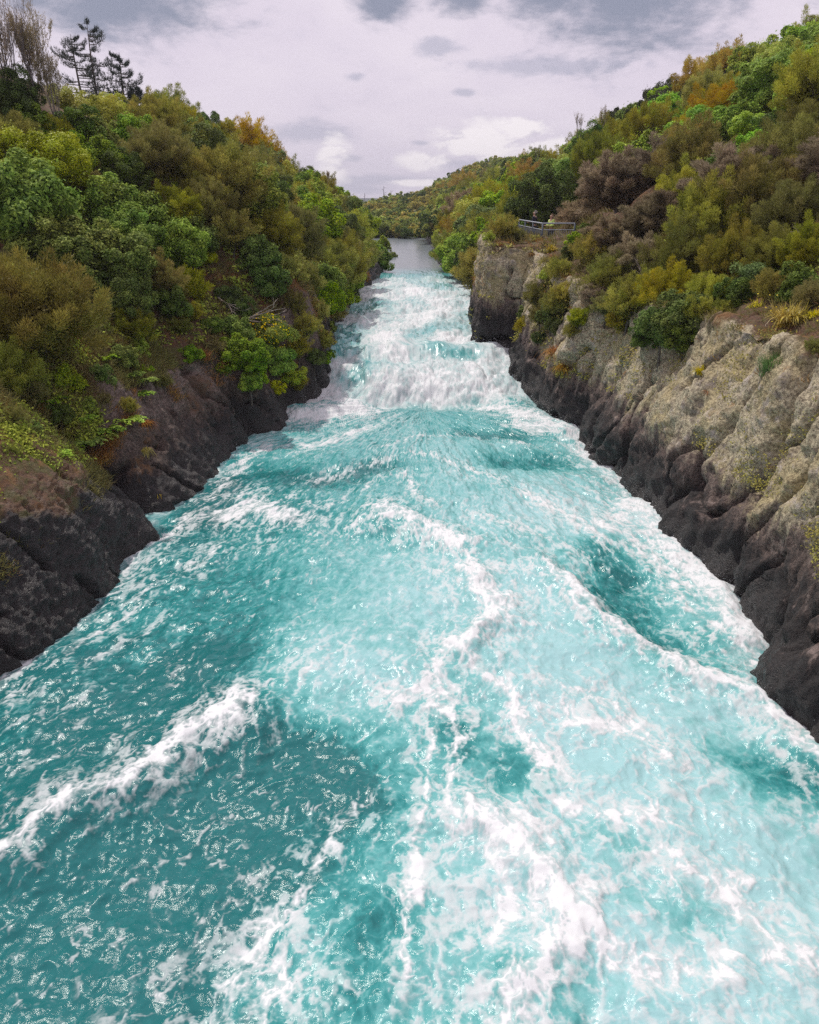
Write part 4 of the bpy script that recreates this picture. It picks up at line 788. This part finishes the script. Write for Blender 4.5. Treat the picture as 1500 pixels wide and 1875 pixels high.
# ------------------------------------------------------------------ grasses, flax, ferns
def tuft(name, cat, mat, px, py, rp, seed, label, n=220, wd=.035, flowers=0, droop=.9, up=1.0, group=None):
    P, z = hit(px, py); r = rp * z / F; rg = np.random.default_rng(seed); Vs = []; Fs = []; Ts = []; n0 = 0
    for i in range(n):
        a = rg.uniform(0, 6.28); s = rg.uniform(.3, 1.0); b = np.array([rg.normal(0, .18) * r, rg.normal(0, .18) * r, 0]); h = np.array([math.cos(a) * s, math.sin(a) * s, 0])
        L = r * rg.uniform(.8, 1.5); w_ = wd * rg.uniform(.6, 1.2); sd_ = np.array([-h[1], h[0], 0]) / (s + 1e-6)
        seg = 5; q = []
        for j in range(seg + 1):
            t = j / seg; p = b + h * L * (t * .75) + np.array([0, 0, L * (up * t - droop * s * t * t)]); ww = w_ * (1 - t ** 2) + .002
            q += [p - sd_ * ww / 2, p + sd_ * ww / 2]
        Vs.append(np.array(q)); Fs.append(np.array([(2 * j, 2 * j + 1, 2 * j + 3, 2 * j + 2) for j in range(seg)]) + n0); Ts.append(np.full(len(q), rg.random())); n0 += len(q)
    root = bpy.data.objects.new(name, None); col.objects.link(root); root.location = tuple(P + (np.array([0, 0, CAMH]) - P) / np.linalg.norm(P) * r * .35 - np.array([0, 0, r * .25])); tag(root, label, cat, group)
    obj('leaves', mesh_np('leaves', np.concatenate(Vs), np.concatenate(Fs), {'tint': np.concatenate(Ts)}), mat, root)
    if flowers:
        c = rg.normal(size=(flowers, 3)) * r * np.array([.6, .6, .3]) + np.array([0, -.2 * r, r * .35]); V, Fc, t = leaf_quads(c, rg.normal(size=(flowers, 3)) + np.array([0, -1, 1]), np.full(flowers, .06), np.full(flowers, .06), rg, rg.random(flowers))
        obj('flowers', mesh_np('flowers', V, Fc, {'tint': t}), LEAF['flower'], root)
tuft('flax_plant', 'flax plant', LEAF['flax'], 1445, 585, 55, 1, 'large yellow flax clump with long arching blades on the near right cliff top', 260, .04, 30)
tuft('flax_plant', 'flax plant', LEAF['flax'], 1385, 563, 26, 2, 'small yellow flax clump left of the large one on the right cliff top', 90, .03)
tuft('grass_tuft', 'grass', LEAF['tuft'], 1418, 680, 42, 3, 'round blue-green tuft on the right rock face below the yellow flax', 700, .012, 0, .5)
tuft('grass_tuft', 'grass', LEAF['orange'], 1020, 640, 36, 4, 'orange grass hanging over the purple boulder by the rapid', 500, .02, 0, 1.1, .7)
tuft('grass_tuft', 'grass', LEAF['orange'], 1030, 670, 26, 5, 'lower orange and green grass under the orange grass by the rapid', 300, .02, 0, 1.1, .7)
tuft('grass_tuft', 'grass', LEAF['orange'], 1468, 628, 26, 14, 'rusty orange grass under the large yellow flax clump', 400, .016, 0, 1.0, .7)
tuft('grass_tuft', 'grass', LEAF['orange'], 1300, 715, 16, 15, 'small rusty tuft low on the right rock face', 200, .014, 0, 1.0, .7)
tuft('grass_tuft', 'grass', LEAF['flax'], 1490, 578, 24, 16, 'yellow flax tips at the right edge beside the large clump', 90, .03)
tuft('grass_tuft', 'grass', LEAF['flax'], 1285, 680, 26, 6, 'small yellow tuft in a crevice of the right rock face', 160, .02, 0, 1.0)
tuft('grass_tuft', 'grass', LEAF['flax'], 1010, 458, 17, 7, 'yellow plant at the foot of the lookout fence', 200, .03, 20, .9)
tuft('grass_tuft', 'grass', LEAF['orange'], 975, 462, 13, 8, 'short orange grass beside the lookout fence post', 260, .02, 0, 1.2, .6)
tuft('grass_tuft', 'grass', LEAF['orange'], 376, 655, 18, 9, 'small orange grass tuft on the left slope beside the lime shrub', 260, .015, 0, .6, 1.1)
tuft('grass_tuft', 'grass', LEAF['orange'], 50, 885, 34, 10, 'wide orange-brown grass on top of the nearest left rock', 500, .012, 0, 1.1, .7)
tuft('grass_tuft', 'grass', LEAF['flax'], 265, 820, 20, 11, 'yellow-green grass in the gully between the left rocks', 260, .012, 0, 1.3, .6)
tuft('grass_tuft', 'grass', LEAF['flax'], 288, 900, 14, 12, 'yellow grass hanging low in the gully of the left rocks', 160, .012, 0, 1.4, .4)
tuft('grass_tuft', 'grass', LEAF['orange'], 265, 770, 24, 13, 'orange-brown grass above the gully of the left rocks', 300, .012, 0, 1.2, .6)
def fern(px, py, rp, seed, label):
    P, z = hit(px, py); r = 1.5 * rp * z / F; rg = np.random.default_rng(seed); c = []; nn = []
    for i in range(16):
        a = rg.uniform(0, 6.28); L = r * rg.uniform(.7, 1.2)
        for j in range(1, 15):
            t = j / 15; p = np.array([math.cos(a) * L * t, math.sin(a) * L * t, L * (.8 * t - .75 * t * t)]); s = np.array([-math.sin(a), math.cos(a), 0])
            for q in (-1, 1): c.append(p + s * q * .22 * L * (1 - t) ** .7); nn.append([rg.normal(0, .25), rg.normal(0, .25), 1])
    c = np.array(c); k = len(c); V, Fc, t = leaf_quads(c, np.array(nn), np.full(k, r * .26), np.full(k, r * .12), rg, rg.random(k))
    root = bpy.data.objects.new('fern', None); col.objects.link(root); root.location = tuple(P + np.array([0, -.08, .06])); tag(root, label, 'fern', 'bright green ferns on the near left slope')
    obj('fronds', mesh_np('fronds', V, Fc, {'tint': t}), LEAF['lime' if seed % 3 == 0 else 'green'], root)
for i, (x, y, rp, lb) in enumerate([(232, 775, 26, 'bright green fern nearest the brown soil, right end of the fern row'), (200, 790, 22, 'bright green fern just left of the right end of the row'), (185, 805, 24, 'largest low fern in the middle of the row'), (160, 815, 24, 'bright green fern left of the middle of the row'), (130, 828, 22, 'bright green fern in the left half of the row'), (100, 838, 22, 'bright green fern at the left end of the row above the rock'),
    (265, 700, 18, 'bright green fern below the dark shrub, above the soil patch'), (262, 725, 16, 'small green fern low on the soil patch'), (240, 690, 18, 'green fern tucked under the dark shrub'), (150, 770, 20, 'green fern on the slope over the fern row'), (90, 740, 24, 'dark shaded fern under the large olive bush'), (130, 715, 22, 'shaded fern right of the dark one under the olive bush'), (30, 870, 18, 'green fern at the left edge above the rock'), (195, 660, 18, 'green fern hanging below the leafy trees')]): fern(x, y, rp, 60 + i, lb)
# yellow flowers of the broom bush
def blossoms():
    q = [p for p in PLACED if p[3] == 'yellow' and abs(p[4] - 490) < 40 and abs(p[5] - 612) < 40]
    if not q: return
    root, c, r = q[0][:3]; rg = np.random.default_rng(4); k = 260; d = unit(rg.normal(size=(k, 3)) + np.array([0, -.6, .5])) * r * rg.uniform(.85, 1.05, k)[:, None] * np.array([1, 1, .85]); V, Fc, t = leaf_quads(d, d + rg.normal(size=(k, 3)) * .3, np.full(k, .07), np.full(k, .07), rg, rg.random(k))
    o = obj('flowers', mesh_np('flowers', V, Fc, {'tint': t}), LEAF['flower'], root); o['kind'] = 'stuff'; o.location = (0, 0, c.z - root.location.z); o.rotation_euler = (0, 0, -root.rotation_euler.z)
    root['label'] = 'yellow-flowered broom bush on the left bank over the lime shrub'
blossoms()
# ------------------------------------------------------------------ lookout: path, railing, people
STEEL = simple('galvanised_steel', (.30, .33, .37), .45, .6, .1, 30); DARKST = simple('dark_mesh_steel', (.09, .11, .14), .5, .3, .1, 30)
PZ = 6.40
def lookout():
    pm = simple('pinkish_paving', (.42, .31, .27), .85, 0, .2, 3)
    tb = TB(); tb.box((9.2, 48.8, PZ - .15), (4.4, 11.6, .3)); ob = obj('path', tb.mesh('path', False), pm); ob['kind'] = 'structure'
    A = Vector((7.05, 43.2, PZ)); B = Vector((7.1, 52.9, PZ)); Cc = Vector((8.75, 43.2, PZ))
    root = bpy.data.objects.new('lookout_railing', None); col.objects.link(root); root.location = A; tag(root, 'grey metal railing with thin bars around the cliff-top lookout', 'railing')
    def part(name, tb, mat, par=root): return obj(name, tb.mesh(name, False), mat, par)
    t = TB(); t.tube([(0, 0, 1.2), tuple(B - A + Vector((0, 0, 1.2)))], .04, 8); part('handrail', t, STEEL)
    t = TB(); t.tube([(0, 0, 1.2), tuple(Cc - A + Vector((0, 0, 1.2)))], .04, 8); part('handrail', t, STEEL)
    for z, n in ((.88, 'mid_rail'), (.10, 'bottom_rail')):
        for e in (B, Cc): t = TB(); t.tube([(0, 0, z), tuple(e - A + Vector((0, 0, z)))], .025, 6); part(n, t, STEEL)
    for p in (A, A.lerp(B, .36), A.lerp(B, .7), B, Cc):
        t = TB(); t.box(p - A + Vector((0, 0, .55)), (.08, .08, 1.3)); part('post', t, DARKST)
    t = TB()
    for i in range(1, 70): q = (B - A) * (i / 70); t.box(q + Vector((0, 0, .49)), (.014, .014, .78))
    part('bars', t, DARKST); t = TB()
    for i in range(1, 17): q = (Cc - A) * (i / 17); t.box(q + Vector((0, 0, .49)), (.014, .014, .78))
    part('bars', t, STEEL)
lookout()
SKIN = simple('skin', (.48, .29, .21), .55, 0, .06, 20); GREYH = simple('grey_hair', (.34, .32, .30), .8, 0, .2, 60); BLONDE = simple('light_brown_hair', (.26, .19, .12), .7, 0, .25, 60)
NAVY = simple('navy_cloth', (.012, .014, .03), .85, 0, .3, 30); LIME = simple('lime_cloth', (.50, .66, .16), .75, 0, .12, 30); BLACK = simple('dark_trousers', (.015, .014, .018), .85, 0, .3, 30)
def skinned(name, joints, edges, mat, parent, lev=2):
    me = bpy.data.meshes.new(name); me.from_pydata([j[0] for j in joints], edges, []); o = obj(name, me, mat, parent)
    sm_ = o.modifiers.new('skin', 'SKIN'); sm_.use_smooth_shade = True
    for i, j in enumerate(joints):
        r = j[1] if isinstance(j[1], tuple) else (j[1], j[1]); me.skin_vertices[0].data[i].radius = r
    me.skin_vertices[0].data[0].use_root = True; ss = o.modifiers.new('sub', 'SUBSURF'); ss.levels = lev; ss.render_levels = lev; return o
def person(loc, rz, h, hair, top, legs, label, lean=0.05, longhair=False):
    root = bpy.data.objects.new('person', None); col.objects.link(root); root.location = loc; root.rotation_euler = (0, 0, rz); root.scale = (h / 1.75,) * 3; tag(root, label, 'person')
    ly = .02
    # faces +Y in its own space, both forearms reaching to a rail in front
    J = [((0, 0, .95), (.15, .11)), ((0, ly, 1.15), (.125, .10)), ((0, ly, 1.36), (.155, .11)), ((0, ly * 2, 1.48), (.06, .055)), ((0, .03, 1.55), (.055, .055)), ((0, .04, 1.65), (.078, .095)), ((0, .035, 1.71), (.06, .075)),
         ((.10, 0, .86), .095), ((.11, .03, .50), .06), ((.12, -.01, .10), .04), ((.13, .06, .04), .042), ((.13, .17, .03), .03),
         ((-.10, 0, .86), .095), ((-.12, .05, .50), .06), ((-.14, .02, .10), .04), ((-.15, .09, .04), .042), ((-.15, .20, .03), .03),
         ((.19, 0, 1.41), .062), ((.25, .02, 1.14), .046), ((.20, .24, 1.12), .034), ((.18, .31, 1.14), (.036, .018)),
         ((-.19, 0, 1.41), .062), ((-.25, .02, 1.14), .046), ((-.20, .24, 1.12), .034), ((-.18, .31, 1.14), (.036, .018))]
    E_ = [(0, 1), (1, 2), (2, 3), (3, 4), (4, 5), (5, 6), (0, 7), (7, 8), (8, 9), (9, 10), (10, 11), (0, 12), (12, 13), (13, 14), (14, 15), (15, 16), (2, 17), (17, 18), (18, 19), (19, 20), (2, 21), (21, 22), (22, 23), (23, 24)]
    k = len(J)
    for s, b in ((1, 20), (-1, 24)):          # five fingers each hand
        for f, (dx, L) in enumerate(((-.026, .065), (-.009, .075), (.009, .072), (.026, .058))):
            x = s * .18 + dx; J += [((x, .345, 1.14), .009), ((x, .345 + L * .6, 1.135), .008), ((x, .345 + L * .8, 1.115), .007)]; E_ += [(b, k), (k, k + 1), (k + 1, k + 2)]; k += 3
        J += [((s * .18 - s * .045, .31, 1.13), .010), ((s * .18 - s * .06, .345, 1.12), .008)]; E_ += [(b, k), (k, k + 1)]; k += 2
    skinned('body', J, E_, SKIN, root, 1)
    g = .034
    def grow(ids, ex): return [(J[i][0], tuple(q + ex for q in (J[i][1] if isinstance(J[i][1], tuple) else (J[i][1],) * 2))) for i in ids]
    ids = [0, 1, 2, 17, 18, 19, 21, 22, 23]; m = {a: i for i, a in enumerate(ids)}; skinned('jacket', grow(ids, g), [(m[a], m[b]) for a, b in E_ if a in m and b in m], top, root, 1)
    ids = [0, 7, 8, 9, 12, 13, 14]; m = {a: i for i, a in enumerate(ids)}; skinned('trousers', grow(ids, .028), [(m[a], m[b]) for a, b in E_ if a in m and b in m], legs, root, 1)
    ids = [10, 11]; 
    for a, b in ((10, 11), (15, 16)): skinned('shoe', grow([a, b], .012), [(0, 1)], BLACK, root, 1)
    H = [((0, -.02, 1.70), (.078, .085)), ((0, -.045, 1.63), (.075, .06)), ((0, -.04, 1.74), (.06, .06))]; HE = [(0, 1), (0, 2)]
    if longhair: H += [((.0, -.07, 1.52), (.07, .035)), ((.02, -.08, 1.40), (.05, .02))]; HE += [(1, 3), (3, 4)]
    skinned('hair', H, HE, hair, root)
    # face: eyes, nose, ears, mouth
    def ball(name, c, r, mat, sc=(1, 1, 1)):
        n = 8; V = [(r * sc[0] * math.sin(math.pi * i / n) * math.cos(2 * math.pi * j / n) + c[0], r * sc[1] * math.sin(math.pi * i / n) * math.sin(2 * math.pi * j / n) + c[1], r * sc[2] * math.cos(math.pi * i / n) + c[2]) for i in range(n + 1) for j in range(n)]
        obj(name, mesh_np(name, np.array(V), np.array([(i * n + j, i * n + (j + 1) % n, (i + 1) * n + (j + 1) % n, (i + 1) * n + j) for i in range(n) for j in range(n)]), smooth=True), mat, root)
    for s in (-1, 1): ball('eye', (s * .03, .118, 1.665), .010, BLACK); ball('ear', (s * .078, .03, 1.65), .02, SKIN, (.5, .8, 1.3))
    ball('nose', (0, .135, 1.64), .014, SKIN, (.8, 1, 1.5)); ball('mouth', (0, .124, 1.60), .018, simple('lip', (.35, .12, .10), .5), (1, .4, .35))
person((7.45, 48.7, PZ), R(60), 1.76, GREYH, NAVY, BLACK, 'grey-haired person in a dark navy jacket leaning at the lookout rail')
person((7.85, 45.2, PZ), R(115), 1.62, BLONDE, LIME, BLACK, 'person in a lime yellow-green top and dark trousers at the lookout', longhair=True)
# ------------------------------------------------------------------ faint air between here and the far ridge
def haze():
    tb = TB(); tb.box((0, 945, 42), (3200, 2050, 100)); m = bpy.data.materials.new('haze'); m.use_nodes = True; t = m.node_tree; t.nodes.clear()
    o = N(t, 'ShaderNodeOutputMaterial'); v = N(t, 'ShaderNodeVolumePrincipled'); v.inputs['Color'].default_value = (.80, .83, .95, 1); v.inputs['Density'].default_value = .0003; t.links.new(v.outputs[0], o.inputs['Volume'])
    ob = obj('haze', tb.mesh('haze', False), m); tag(ob, 'thin pale air that blues the far ridge', 'haze', kind='stuff')
haze()
